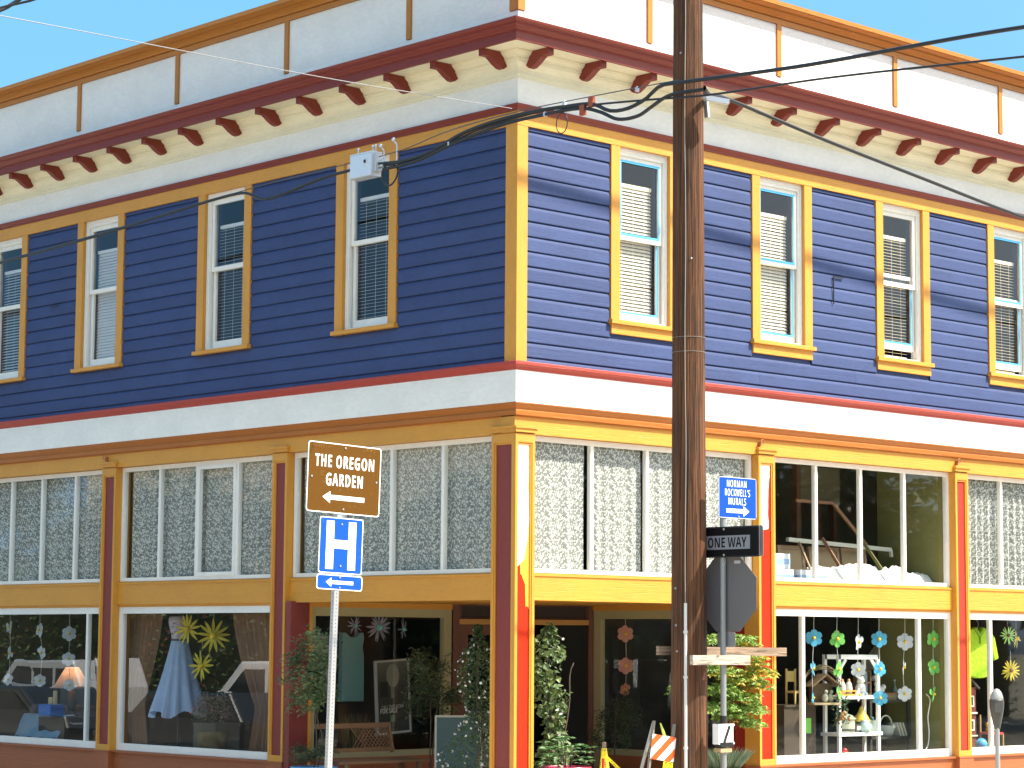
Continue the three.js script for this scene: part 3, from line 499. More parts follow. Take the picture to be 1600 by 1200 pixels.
// signs: a plate, its printed face, bolts
function roundRect(w, h, r) { const s = new THREE.Shape(), x = -w / 2, y = -h / 2; s.moveTo(x + r, y); s.lineTo(x + w - r, y); s.quadraticCurveTo(x + w, y, x + w, y + r); s.lineTo(x + w, y + h - r); s.quadraticCurveTo(x + w, y + h, x + w - r, y + h); s.lineTo(x + r, y + h); s.quadraticCurveTo(x, y + h, x, y + h - r); s.lineTo(x, y + r); s.quadraticCurveTo(x, y, x + r, y); return s; }
function printed(w, h, px, draw) {
  const cv = document.createElement('canvas'); cv.width = Math.round(w * px); cv.height = Math.round(h * px); const c = cv.getContext('2d'); draw(c, cv.width, cv.height);
  const t = new THREE.CanvasTexture(cv); t.colorSpace = THREE.SRGBColorSpace; return t;
}
function plate(parent, w, h, r, tex, bolts, opts = {}) {
  const sh = roundRect(w, h, r), g = new THREE.ExtrudeGeometry(sh, { depth: 0.003, bevelEnabled: false, curveSegments: 8 }).toNonIndexed();
  const p = mesh('sign_plate', g, M.signBack, parent, opts.label);
  const f = new THREE.ShapeGeometry(roundRect(w - 0.002, h - 0.002, r), 8).toNonIndexed(), U = f.attributes.uv, P = f.attributes.position;
  for (let i = 0; i < P.count; i++) U.setXY(i, P.getX(i) / w + 0.5, P.getY(i) / h + 0.5);
  f.translate(0, 0, 0.0045);
  mesh('sign_face', f, new THREE.MeshPhysicalMaterial({ map: tex, roughness: 0.7, specularIntensity: 0.35 }), p);
  for (const [x, y] of bolts) mesh('bolt', new THREE.CylinderGeometry(0.011, 0.011, 0.008, 10).toNonIndexed().rotateX(Math.PI / 2).translate(x, y, 0.008), M.steel, p);
  return p;
}
function text(c, s, x, y, size, narrow, weight = 'bold', maxW) { c.save(); c.translate(x, y); c.scale(narrow, 1); c.font = `${weight} ${size}px sans-serif`; c.textAlign = 'center'; c.textBaseline = 'middle'; c.fillText(s, 0, 0); c.restore(); }
function arrow(c, x0, x1, y, t, head, hw) { const d = Math.sign(x1 - x0); c.beginPath(); c.moveTo(x0, y - t / 2); c.lineTo(x1 - d * head, y - t / 2); c.lineTo(x1 - d * head, y - hw / 2); c.lineTo(x1, y); c.lineTo(x1 - d * head, y + hw / 2); c.lineTo(x1 - d * head, y + t / 2); c.lineTo(x0, y + t / 2); c.closePath(); c.fill(); }
function border(c, w, h, bg, m, lw, r) { c.fillStyle = '#f4f4f2'; c.fillRect(0, 0, w, h); c.fillStyle = bg; c.beginPath(); c.roundRect(m + lw, m + lw, w - 2 * (m + lw), h - 2 * (m + lw), r); c.fill(); }
function grime(c, w, h, n) { for (let i = 0; i < n; i++) { c.fillStyle = rnd() < 0.5 ? 'rgba(20,10,0,0.06)' : 'rgba(255,255,255,0.07)'; c.beginPath(); c.ellipse(rnd() * w, rnd() * h, rr(1, 26), rr(1, 10), rnd() * 3, 0, 6.3); c.fill(); } }
{
  const t = thing('road_sign', 'leaning steel post with brown garden sign over blue hospital sign and arrow plate', 'road sign', [-2.455, 0, -0.3]); t.rotation.z = -0.031;
  const c0 = [bx(-0.03, 0.03, 0, 4.25, -0.006, 0, true), bx(-0.03, -0.026, 0, 4.25, -0.04, -0.006, true), bx(0.026, 0.03, 0, 4.25, -0.04, -0.006, true)];
  const post = mesh('post', [bx(-0.032, 0.032, 0, 4.22, -0.052, 0, true)], M.steel, t);
  const holes = []; for (let y = 0.5; y < 2.68; y += 0.0254 * 1.6) { holes.push(new THREE.CircleGeometry(0.0055, 8).toNonIndexed().translate(0, y, 0.0012)); holes.push(new THREE.CircleGeometry(0.0055, 8).toNonIndexed().rotateY(-Math.PI / 2).translate(-0.0332, y, -0.026)); }
  const hm = mesh('post_holes', holes, flat(0.02, 0.02, 0.02), post); hm.userData.kind = 'stuff';
  const a = plate(t, 1.03, 0.765, 0.04, printed(1.03, 0.765, 900, (c, w, h) => {
    border(c, w, h, '#5c3a02', 0, 11, 28); c.fillStyle = '#fbfbf7'; c.letterSpacing = '10px'; text(c, 'THE OREGON', w * 0.51, h * 0.265, 166, 0.665, 'bold'); text(c, 'GARDEN', w * 0.51, h * 0.525, 166, 0.665, 'bold');
    arrow(c, w * 0.785, w * 0.215, h * 0.775, 46, 96, 118); grime(c, w, h, 120); c.fillStyle = 'rgba(255,240,210,0.5)'; for (let i = 0; i < 26; i++) c.fillRect(w * (i < 14 ? rr(0.06, 0.3) : rr(0.74, 0.9)), rr(12, 46), rr(2, 7), rr(2, 8));
  }), [[0, 0.34], [0, -0.33], [-0.455, 0.0], [0.455, 0.0]], { label: 'brown sign that reads THE OREGON GARDEN with a white arrow to the left' }); a.position.set(0.04, 3.86, 0.002);
  const b = plate(t, 0.61, 0.61, 0.03, printed(0.61, 0.61, 800, (c, w, h) => {
    border(c, w, h, '#0a4bb4', 0, 9, 20); c.fillStyle = '#fdfdfd'; c.fillRect(w * 0.16, h * 0.065, w * 0.175, h * 0.86); c.fillRect(w * 0.665, h * 0.065, w * 0.175, h * 0.86); c.fillRect(w * 0.16, h * 0.4, w * 0.68, h * 0.155); grime(c, w, h, 60);
  }), [[0, 0.235], [0, -0.22]], { label: 'blue sign with a large white letter H' }); b.position.set(0.03, 3.132, 0.002);
  const d = plate(t, 0.64, 0.165, 0.035, printed(0.64, 0.165, 800, (c, w, h) => { border(c, w, h, '#0a4bb4', 0, 9, 24); c.fillStyle = '#fdfdfd'; arrow(c, w * 0.8, w * 0.2, h * 0.5, 30, 62, 82); grime(c, w, h, 40); }), [[0, 0.055], [0, -0.055]], { label: 'small blue plate with a white arrow to the left' }); d.position.set(0.03, 2.732, 0.002);
}
{
  const t = thing('sign_post', 'grey pipe post with blue murals sign, one way plates and stop sign back', 'sign post', [-0.69, 0, 3.79]);
  mesh('post', rod([0, 0, 0], [0.0, 3.8, 0.0], 0.03, 0.03, 18), flat(0.3, 0.31, 0.31, { metalness: 0.5, roughness: 0.5 }), t);
  const mt = printed(0.575, 0.415, 1000, (c, w, h) => {
    border(c, w, h, '#0a46ac', 0, 5, 18); c.fillStyle = '#fdfdfb'; c.letterSpacing = '9px'; text(c, 'NORMAN', w * 0.48, h * 0.16, 96, 0.68, 'normal'); text(c, 'ROCKWELL\u2019S', w * 0.5, h * 0.375, 96, 0.63, 'normal'); text(c, 'MURALS', w * 0.49, h * 0.59, 96, 0.68, 'normal'); arrow(c, w * 0.2, w * 0.81, h * 0.82, 42, 90, 108);
  });
  const a = plate(t, 0.575, 0.415, 0.03, mt, [[0.01, -0.19]], { label: 'blue sign that reads NORMAN ROCKWELL’S MURALS with a white arrow to the right' }); a.position.set(0.185, 3.57, 0.034);
  const ow = printed(0.93, 0.31, 700, (c, w, h) => { c.fillStyle = '#0c0c0e'; c.fillRect(0, 0, w, h); c.strokeStyle = '#3a3a3e'; c.lineWidth = 5; c.beginPath(); c.roundRect(7, 7, w - 14, h - 14, 22); c.stroke(); c.fillStyle = '#83858b'; c.fillRect(w * 0.2, h * 0.29, w * 0.67, h * 0.45); c.beginPath(); c.moveTo(w * 0.03, h * 0.5); c.lineTo(w * 0.24, h * 0.12); c.lineTo(w * 0.24, h * 0.88); c.fill(); c.fillStyle = '#0c0c0e'; text(c, 'ONE WAY', w * 0.54, h * 0.52, 96, 0.84, 'bold'); });
  const p = plate(t, 0.93, 0.31, 0.025, ow, [[0, 0.13], [0, -0.13]], { label: 'black one way plate seen in the shade' }); p.rotation.y = -Math.PI / 2; p.position.set(-0.034, 3.115, 0.05);
  const p2 = plate(t, 0.93, 0.31, 0.025, ow, [], { label: 'second one way plate, facing away' }); p2.rotation.y = Math.PI / 2; p2.position.set(0.02, 3.12, 0.05);
  const oct = new THREE.Shape(); for (let i = 0; i < 8; i++) { const q = Math.PI / 8 + i * Math.PI / 4, r = 0.381 / Math.cos(Math.PI / 8); i ? oct.lineTo(Math.cos(q) * r, Math.sin(q) * r) : oct.moveTo(Math.cos(q) * r, Math.sin(q) * r); }
  mesh('stop_sign_back', new THREE.ExtrudeGeometry(oct, { depth: 0.003, bevelEnabled: false }).toNonIndexed().rotateY(Math.PI / 2).translate(0.036, 2.6, 0.03), flat(0.15, 0.14, 0.14, { metalness: 0.2, roughness: 0.7 }), t);
  mesh('maker_sticker', bx(0.034, 0.0358, 2.9, 2.93, 0.12, 0.2), flat(0.5, 0.5, 0.5), t);
  mesh('small_plate', new THREE.ExtrudeGeometry(roundRect(0.24, 0.15, 0.03), { depth: 0.003, bevelEnabled: false }).toNonIndexed().rotateY(Math.PI / 2).translate(0.034, 2.14, 0.01), M.signBack, t);
  // meter-like fitting strapped to the post near the bottom
  const k = mesh('strapped_cover', [bx(-0.12, 0.1, 1.12, 1.3, 0.03, 0.06), bx(-0.14, -0.12, 1.1, 1.3, -0.02, 0.06), bx(0.08, 0.1, 1.1, 1.28, -0.02, 0.06)], flat(0.75, 0.74, 0.72), t, 'white plastic cover strapped round the post');
  mesh('strap', [beam([-0.06, 1.12, 0.065], [0.02, 1.28, 0.065], 0.03, 0.006), bx(-0.11, 0.09, 1.075, 1.1, -0.03, 0.062), rod([0, 1.3, 0], [0, 1.38, 0], 0.034)], M.black, k);
  mesh('clamp_ring', [bx(-0.1, 0.07, 1.02, 1.06, -0.04, 0.05)], flat(0.4, 0.28, 0.15), k);
}
// two rough boards that tie the sign post to the pole; they run across the view, level
{
  const b1 = solo('brace_board', beam([-1.11, 2.025, 3.28], [0.85, 2.015, 3.3], 0.09, 0.04), M.timber, 'weathered board behind the pole and sign post, the longer of two', 'board');
  const b2 = solo('brace_board', beam([-1.24, 1.935, 3.86], [-0.38, 1.935, 3.86], 0.095, 0.04), M.paleTimber, 'shorter weathered board nailed across the front of the pole', 'board');
}
{ // parking meter
  const t = thing('parking_meter', 'grey single parking meter on a pipe before the right shop window', 'parking meter', [5.2, 0, 2.92]);
  mesh('post', rod([0, 0, 0], [0, 1.12, 0], 0.03, 0.028, 16), flat(0.32, 0.33, 0.33, { metalness: 0.4, roughness: 0.5 }), t);
  mesh('housing', lathe([[0, 1.1], [0.035, 1.1], [0.045, 1.14], [0.075, 1.28], [0.088, 1.36], [0.09, 1.44], [0.082, 1.46], [0, 1.465]], 18).scale(1, 1, 0.72), flat(0.07, 0.068, 0.065, { metalness: 0.4, roughness: 0.45 }), t);
  mesh('dome', lathe([[0.082, 1.46], [0.078, 1.49], [0.06, 1.54], [0.03, 1.575], [0, 1.585]], 18).scale(1, 1, 0.65), flat(0.3, 0.3, 0.29, { metalness: 0.4, roughness: 0.5 }), t);
  mesh('coin_plate', bx(-0.05, 0.05, 1.3, 1.42, 0.055, 0.067), flat(0.05, 0.05, 0.05), t); t.rotation.y = -0.6;
}
function stripes() { return printed(0.62, 0.3, 600, (c, w, h) => { c.fillStyle = '#e4e2e0'; c.fillRect(0, 0, w, h); c.fillStyle = '#e2561c'; for (let i = -3; i < 6; i++) { const x = i * w * 0.36; c.beginPath(); c.moveTo(x, h); c.lineTo(x + w * 0.17, h); c.lineTo(x + w * 0.17 + h * 0.95, 0); c.lineTo(x + h * 0.95, 0); c.fill(); } grime(c, w, h, 80); }); }
const tapeTex = printed(1.0, 0.075, 700, (c, w, h) => { c.fillStyle = '#f2d21c'; c.fillRect(0, 0, w, h); c.fillStyle = '#111'; for (let i = 0; i < 3; i++) text(c, 'CAUTION', w * (0.17 + i * 0.33), h * 0.52, 44, 0.8, 'bold'); }); tapeTex.wrapS = THREE.RepeatWrapping;
const tapeMat = new THREE.MeshStandardMaterial({ map: tapeTex, roughness: 0.4, side: THREE.DoubleSide });
{ // folding barricade leaning beside the pole
  const t = thing('barricade', 'folding barricade with an orange and white striped board beside the pole foot', 'barricade', [-1.42, 0, 3.44]); t.rotation.y = -0.15; t.rotation.z = -0.14;
  const q = [V(-0.13, 0.955, 0.03), V(0.17, 0.955, 0.03), V(0.17, 1.2, 0.03), V(-0.13, 1.2, 0.03)]; q.uv = [[0, 0], [0.62, 0], [0.62, 1], [0, 1]];
  const bd = mesh('striped_board', bx(-0.13, 0.17, 0.955, 1.2, 0.008, 0.028), M.timber, t); mesh('board_face', quadGeo([q]), new THREE.MeshStandardMaterial({ map: stripes(), roughness: 0.45 }), bd);
  for (const x of [-0.11, 0.15]) mesh('leg', beam([x, 0.0, 0.0], [x, 1.33, 0.0], 0.03, 0.02), flat(0.22, 0.19, 0.15), t);
  for (const x of [-0.09, 0.19]) mesh('leg', beam([x, 0.0, -0.35], [x, 1.31, -0.03], 0.028, 0.02), flat(0.4, 0.38, 0.34), t);
  const tp = []; for (const [x0, x1] of [[0.03, 0.04], [0.13, 0.1]]) { const k = [V(x0, 0.5, 0.034), V(x0 + 0.06, 0.5, 0.034), V(x1 + 0.06, 0.95, 0.034), V(x1, 0.95, 0.034)]; k.uv = [[0, 1], [0, 0], [0.45, 0], [0.45, 1]]; tp.push(k); }
  mesh('caution_tape', quadGeo(tp), tapeMat, t);
  const r = [V(-0.02, 1.32, -0.02), V(0.0, 1.32, -0.02), V(0.05, 1.2, 0.02), V(0.02, 1.2, 0.0)]; mesh('tape_end', quadGeo([r]), flat(0.6, 0.65, 0.1), t);
}
{ // stake wrapped in caution tape
  const t = thing('caution_stake', 'wooden stake wrapped in yellow caution tape on the pavement by the corner', 'stake', [-1.2, 0, 2.62]);
  mesh('stake', bx(-0.018, 0.018, 0, 1.09, -0.012, 0.012, true), M.timber, t);
  const q = []; for (let i = 0; i < 5; i++) { const a = i / 5 * 6.283 + 0.4, b = (i + 1) / 5 * 6.283 + 0.4, r0 = 0.028, r1 = 0.1 + 0.02 * Math.sin(i * 3); const k = [V(Math.cos(a) * r1, 0.62, Math.sin(a) * r1 * 0.5), V(Math.cos(b) * r1, 0.62, Math.sin(b) * r1 * 0.5), V(Math.cos(b) * r0, 1.03, Math.sin(b) * r0), V(Math.cos(a) * r0, 1.03, Math.sin(a) * r0)]; k.uv = [[0, 1], [0, 0], [0.42, 0], [0.42, 1]]; q.push(k); }
  mesh('tape_wrap', quadGeo(q), tapeMat, t);
  mesh('red_tie', beam([-0.045, 0.93, 0.03], [-0.06, 0.83, 0.04], 0.03, 0.01), flat(0.6, 0.04, 0.02), t);
  const s = [V(0.03, 0.95, 0.02), V(0.03, 0.91, 0.02), V(0.3, 0.55, 0.28), V(0.3, 0.6, 0.28)]; s.uv = [[0, 1], [0, 0], [0.6, 0], [0.6, 1]]; mesh('tape_tail', quadGeo([s]), tapeMat, t);
}

// ------------------------------------------------------------------ plants
const leafMat = (t = 0.25) => new THREE.MeshPhysicalMaterial({ color: 0xffffff, vertexColors: true, roughness: 0.55, transmission: t, thickness: 0, side: THREE.DoubleSide });
const leafM = leafMat(), litLeafM = leafMat(0.4);
function leaves(list) {            // each: {p, d, l, w, c}: base point, direction, length, width, colour; a leaf folded along its rib
  const pos = [], col = [], up = V(0, 1, 0), s = V(0, 0, 0), m = V(0, 0, 0);
  for (const { p, d, l, w, c, fold = 0.25 } of list) {
    d.normalize(); s.crossVectors(d, Math.abs(d.y) > 0.9 ? V(1, 0, 0) : up).normalize().applyAxisAngle(d, rr(-1, 1)); m.crossVectors(s, d);
    const at = (a, b, f) => V(p.x + d.x * l * a + s.x * w * b + m.x * f * w, p.y + d.y * l * a + s.y * w * b + m.y * f * w - l * a * a * 0.12, p.z + d.z * l * a + s.z * w * b + m.z * f * w);
    const A = at(0, 0, 0), Bm = at(0.5, 0.5, fold), T = at(1, 0, 0), D = at(0.5, -0.5, fold);
    for (const v of [A, Bm, T, A, T, D]) { pos.push(v.x, v.y, v.z); col.push(c.r, c.g, c.b); }
  }
  const g = new THREE.BufferGeometry(); g.setAttribute('position', new THREE.Float32BufferAttribute(pos, 3)); g.setAttribute('color', new THREE.Float32BufferAttribute(col, 3)); g.setAttribute('uv', new THREE.Float32BufferAttribute(new Float32Array(pos.length / 3 * 2), 2)); g.computeVertexNormals(); return g;
}
const rdir = (upB = 0.2) => { const a = rnd() * 6.283, y = rr(-1, 1) + upB; return V(Math.cos(a), y, Math.sin(a)).normalize(); };
const tint = (r, g, b, v = 0.35) => { const k = 1 + rr(-v, v), h = rr(-0.15, 0.15); return C(r * k * (1 + h), g * k, b * k * (1 - h)); };
function blob(n, center, rx, ry, rz, l, w, col, clumps = 14) {   // leaves gathered in clumps over an uneven ellipsoid
  const out = [], cs = []; for (let i = 0; i < clumps; i++) { const d = rdir(0), r = Math.cbrt(rnd()) * 0.95; cs.push([V(center.x + d.x * rx * r, center.y + d.y * ry * r, center.z + d.z * rz * r), rr(0.2, 0.5), rr(0.65, 1.3)]); }
  for (let i = 0; i < n; i++) { const [c, s, k] = cs[Math.floor(rnd() * clumps)], d = rdir(0), r = Math.sqrt(rnd()) * s; const t = tint(...col); t.multiplyScalar(k); out.push({ p: V(c.x + d.x * rx * r, c.y + d.y * ry * r, c.z + d.z * rz * r), d: rdir(0.1), l: l * rr(0.6, 1.3), w: w * rr(0.7, 1.2), c: t }); }
  return out;
}
const bark = flat(0.09, 0.065, 0.045, { roughness: 0.95 }), darkBark = flat(0.05, 0.038, 0.028, { roughness: 0.95 });
const potMat = (r, g, b) => new THREE.MeshPhysicalMaterial({ color: C(r, g, b), roughness: 0.3, clearcoat: 0.6 });
function pot(parent, r, h, mat, y = 0.06) { return mesh('pot', lathe([[0, y], [r * 0.68, y], [r * 0.9, y + h * 0.5], [r * 0.98, y + h * 0.9], [r * 1.08, y + h * 0.93], [r * 1.08, y + h], [r * 0.95, y + h], [r * 0.9, y + h * 0.9], [0, y + h * 0.88]], 24), mat, parent); }
function potted(name, label, cat, pos, potR, potH, potM, list, stems, extra, mat = leafM) {
  const t = thing(name, label, cat, pos); pot(t, potR, potH, potM);
  mesh('stem', stems.map((p) => tube(p, 0.009, 16, 5)), bark, t); mesh('foliage', leaves(list), mat, t); if (extra) extra(t); return t;
}
// white flowers as small five-petalled stars
function stars(list) { const g = []; for (const [x, y, z, r] of list) { const s = []; const n = rdir(0.3), q = new THREE.Quaternion().setFromUnitVectors(V(0, 0, 1), n); for (let i = 0; i < 5; i++) { const e = new THREE.CircleGeometry(r * 0.45, 6).toNonIndexed(); e.scale(1, 0.7, 1).translate(r * 0.5, 0, 0).rotateZ(i * 1.2566); s.push(e); } const m = merged(s); m.applyQuaternion(q); m.translate(x, y, z); g.push(m); } return g; }
const petalWhite = flat(0.75, 0.74, 0.7, { side: THREE.DoubleSide });
{ // jasmine in shade, inside the entrance left of the corner pilaster
  const L = [], S = [], base = V(0, 0, 0);
  for (let i = 0; i < 2600; i++) { const h = rnd(), r = 0.14 + 0.34 * (1 - h) * (1 - h) + 0.1 * Math.sin(h * 11), a = rnd() * 6.283, k = Math.sqrt(rnd()); L.push({ p: V(Math.cos(a) * r * k, 0.45 + h * 1.85, Math.sin(a) * r * k), d: rdir(-0.1), l: rr(0.03, 0.06), w: rr(0.02, 0.032), c: tint(0.06, 0.11, 0.03, 0.5) }); }
  for (let i = 0; i < 150; i++) { const h = rnd(), r = 0.15 + 0.3 * (1 - h) * (1 - h) + 0.1 * Math.sin(h * 11), a = rnd() * 6.283; S.push([Math.cos(a) * r, 0.5 + h * 1.75, Math.sin(a) * r, rr(0.014, 0.024)]); }
  potted('potted_jasmine', 'climbing jasmine with small white flowers in the entrance left of the corner pilaster', 'potted plant', [0.62, 0, -1.3], 0.2, 0.42, potMat(0.2, 0.08, 0.04), L, [[[0, 0.4, 0], [0.05, 1.1, 0.03], [-0.02, 1.7, 0], [0.03, 2.3, 0.02]], [[0.05, 0.4, 0], [-0.06, 1.2, 0.06], [0.04, 2.2, -0.03]]], (t) => mesh('flowers', stars(S), petalWhite, t));
}
{ // sunlit vine and its pot right of the corner pilaster
  const L = [], S = [];
  for (let i = 0; i < 1500; i++) { const h = rnd(), cx = 0.06 * Math.sin(h * 7) + (h < 0.55 ? 0.07 : 0) , r = 0.15 + 0.1 * Math.sin(h * 13 + 1) * Math.sin(h * 5) + 0.06 * (1 - h), a = rnd() * 6.283, k = Math.sqrt(rnd()); const big = rnd() < 0.35; L.push({ p: V(cx + Math.cos(a) * r * k, 0.6 + h * 1.72, Math.sin(a) * r * k), d: rdir(-0.5), l: big ? rr(0.07, 0.11) : rr(0.035, 0.06), w: big ? rr(0.055, 0.085) : rr(0.025, 0.04), c: big ? tint(0.16, 0.24, 0.07, 0.3) : tint(0.05, 0.1, 0.025, 0.5), fold: 0.12 }); }
  for (let i = 0; i < 16; i++) { const h = rnd(); S.push([rr(-0.1, 0.22), 0.8 + h * 1.5, rr(0.05, 0.2), rr(0.018, 0.03)]); }
  potted('potted_vine', 'sunlit climbing vine with large pale leaves right of the corner pilaster', 'potted plant', [0.83, 0, -0.32], 0.2, 0.5, potMat(0.3, 0.03, 0.06), L, [[[0, 0.5, 0], [0.05, 1.2, 0.02], [0.0, 1.8, 0], [0.05, 2.3, 0]], [[0.02, 0.5, 0.05], [0.2, 1.0, 0.08], [0.27, 1.4, 0.1], [0.28, 1.75, 0.1], [0.34, 1.86, 0.1]]], (t) => mesh('flowers', stars(S), petalWhite, t), litLeafM);
}
{ // lupin-like plant with whorled leaves in a crimson pot
  const L = []; for (let k = 0; k < 30; k++) { const a = rnd() * 6.283, r = Math.sqrt(rnd()) * 0.3, c = V(Math.cos(a) * r, 0.72 + rr(0, 0.32) - r * 0.35, Math.sin(a) * r), n = 8; for (let i = 0; i < n; i++) { const b = i / n * 6.283 + a; L.push({ p: c.clone(), d: V(Math.cos(b), rr(-0.15, 0.25), Math.sin(b)), l: rr(0.09, 0.13), w: 0.024, c: tint(0.07, 0.2, 0.04, 0.3), fold: 0.1 }); } }
  potted('potted_lupin', 'bright green lupin with star shaped leaf whorls in a crimson pot by the vine', 'potted plant', [0.72, 0, 0.12], 0.27, 0.62, potMat(0.32, 0.02, 0.07), L, [[[0, 0.5, 0], [0.1, 0.9, 0.05]], [[0, 0.5, 0], [-0.12, 0.85, 0.1]], [[0, 0.5, 0], [0.02, 0.95, -0.1]]], null, litLeafM);
}
{ // weeping fig trees in the shade of the entrance, left
  const L = blob(2600, V(0, 1.75, 0), 0.36, 0.62, 0.33, 0.075, 0.026, [0.1, 0.15, 0.055, 0.5], 26);
  potted('potted_fig', 'bushy potted fig tree behind the brown sign post, in a blue glazed pot', 'potted tree', [-0.42, 0, -3.1], 0.27, 0.52, potMat(0.08, 0.3, 0.55), [...L, ...blob(500, V(0, 0.72, 0), 0.28, 0.14, 0.28, 0.1, 0.014, [0.03, 0.07, 0.02, 0.4], 12)], [[[0, 0.5, 0], [0.03, 0.9, 0.0], [-0.02, 1.3, 0.02], [0.0, 1.9, 0]], [[0.04, 0.5, 0], [0.1, 0.9, 0.03], [0.03, 1.2, 0], [0.08, 1.7, 0.05]]]);
}
potted('potted_fig', 'bushy potted fig tree between the poster and the entrance door', 'potted tree', [1.75, 0, -3.45], 0.22, 0.4, potMat(0.1, 0.06, 0.04), blob(2400, V(0, 1.55, 0), 0.42, 0.6, 0.3, 0.07, 0.025, [0.085, 0.115, 0.045, 0.5], 24), [[[0, 0.4, 0], [0.02, 0.9, 0], [0, 1.7, 0]], [[0, 0.4, 0.03], [0.05, 1.0, 0.05], [0.15, 1.7, 0.05]]]);
potted('potted_shrub', 'dark green shrub below the pink paper flowers in the entrance', 'potted plant', [3.95, 0, -2.25], 0.2, 0.4, potMat(0.12, 0.06, 0.04), blob(1900, V(0, 1.05, 0), 0.33, 0.5, 0.33, 0.045, 0.018, [0.055, 0.085, 0.035, 0.5], 20), [[[0, 0.4, 0], [0, 0.8, 0], [0.03, 1.3, 0]]]);
{ // Japanese maple: layered fans of palmate leaves, sunlight put into the gold colour of the upper ones
  const L = [], st = [];
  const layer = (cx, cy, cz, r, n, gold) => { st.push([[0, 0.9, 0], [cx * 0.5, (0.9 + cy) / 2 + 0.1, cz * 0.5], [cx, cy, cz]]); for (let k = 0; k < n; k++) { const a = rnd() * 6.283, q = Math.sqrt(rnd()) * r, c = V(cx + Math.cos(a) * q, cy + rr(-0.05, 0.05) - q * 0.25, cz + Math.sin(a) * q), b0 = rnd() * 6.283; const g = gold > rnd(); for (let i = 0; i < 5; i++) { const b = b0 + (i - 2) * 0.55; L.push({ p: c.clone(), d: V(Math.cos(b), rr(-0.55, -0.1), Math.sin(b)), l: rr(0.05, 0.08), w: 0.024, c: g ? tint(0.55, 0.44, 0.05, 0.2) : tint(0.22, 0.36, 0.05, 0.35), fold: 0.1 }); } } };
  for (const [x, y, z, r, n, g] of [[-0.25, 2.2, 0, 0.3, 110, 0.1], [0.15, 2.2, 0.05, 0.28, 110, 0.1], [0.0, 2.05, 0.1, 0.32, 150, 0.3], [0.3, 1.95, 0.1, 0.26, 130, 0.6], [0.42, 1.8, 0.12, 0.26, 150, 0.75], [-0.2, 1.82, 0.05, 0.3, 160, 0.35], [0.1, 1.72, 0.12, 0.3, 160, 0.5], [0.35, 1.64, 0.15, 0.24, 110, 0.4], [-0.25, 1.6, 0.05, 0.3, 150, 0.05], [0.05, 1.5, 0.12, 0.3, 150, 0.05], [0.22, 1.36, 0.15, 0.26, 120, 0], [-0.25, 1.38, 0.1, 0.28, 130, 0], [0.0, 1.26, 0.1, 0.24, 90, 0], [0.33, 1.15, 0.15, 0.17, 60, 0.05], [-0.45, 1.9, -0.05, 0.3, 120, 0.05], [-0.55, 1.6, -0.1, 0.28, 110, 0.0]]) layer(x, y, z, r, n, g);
  const t = thing('potted_maple', 'small maple tree, sunlight painted gold into its upper leaves, right of the utility pole', 'potted tree', [3.5, 0, 0.12]);
  pot(t, 0.24, 0.45, potMat(0.1, 0.08, 0.07)); mesh('trunk', tube([[0, 0.4, 0], [-0.03, 0.65, 0.02], [0, 0.95, 0]], 0.016, 14, 6), flat(0.3, 0.25, 0.2), t); mesh('branches', st.map((p) => tube(p, 0.006, 12, 4)), bark, t); mesh('crown', leaves(L), litLeafM, t);
}
{ const L = []; for (let i = 0; i < 900; i++) { const a = rnd() * 6.283, r = Math.sqrt(rnd()) * 0.2; L.push({ p: V(Math.cos(a) * r, 0.56, Math.sin(a) * r), d: V(Math.cos(a) * (0.35 + r * 2), 1, Math.sin(a) * (0.35 + r * 2)), l: rr(0.18, 0.36), w: 0.011, c: tint(0.16, 0.22, 0.13, 0.4), fold: 0.05 }); }
  const t = thing('potted_grass', 'clump of grey green ornamental grass below the maple', 'potted plant', [2.82, 0, 0.66]); pot(t, 0.22, 0.5, potMat(0.2, 0.12, 0.05)); mesh('blades', leaves(L), litLeafM, t); t.position.y = 0.05; }

// ------------------------------------------------------------------ in the entrance
{ const t = thing('garden_bench', 'low wooden bench with a latticed back below the shop window in the entrance', 'bench', [0, 0, 0]); const w = flat(0.25, 0.13, 0.06, { map: paintMapStrong });
  mesh('backrest', [beam([-0.1, 1.04, -3.5], [1.12, 1.04, -3.5], 0.06, 0.035), beam([-0.1, 0.74, -3.42], [1.12, 0.74, -3.42], 0.05, 0.035), beam([1.1, 0.7, -3.42], [1.09, 1.05, -3.5], 0.05, 0.035)], w, t);
  for (let k = 0; k < 17; k++) for (const d of [-1, 1]) { const a = 0.45 + k * 0.06, lo = d > 0 ? a : a + 0.24, x0 = Math.max(0.45, Math.min(1.08, lo)), x1 = Math.max(0.45, Math.min(1.08, lo + d * 0.24)); if (Math.abs(x1 - x0) < 0.03) continue; const y0 = 0.76 + 0.26 * Math.abs(x0 - lo) / 0.24, y1 = 0.76 + 0.26 * Math.abs(x1 - lo) / 0.24; mesh('lattice_lath', beam([x0, y0, -3.43 - 0.06 * (y0 - 0.76) / 0.26 + d * 0.003], [x1, y1, -3.43 - 0.06 * (y1 - 0.76) / 0.26 + d * 0.003], 0.012, 0.005), w, t); }
  for (let k = 0; k < 4; k++) mesh('seat_slat', beam([-0.12, 0.62 - k * 0.004, -3.36 + k * 0.11], [1.35, 0.62 - k * 0.004, -3.36 + k * 0.11], 0.03, 0.095), w, t);
  for (const x of [0.0, 1.2]) for (const z of [-3.36, -3.02]) mesh('leg', beam([x, 0.06, z], [x, 0.6, z], 0.06, 0.06), w, t); }
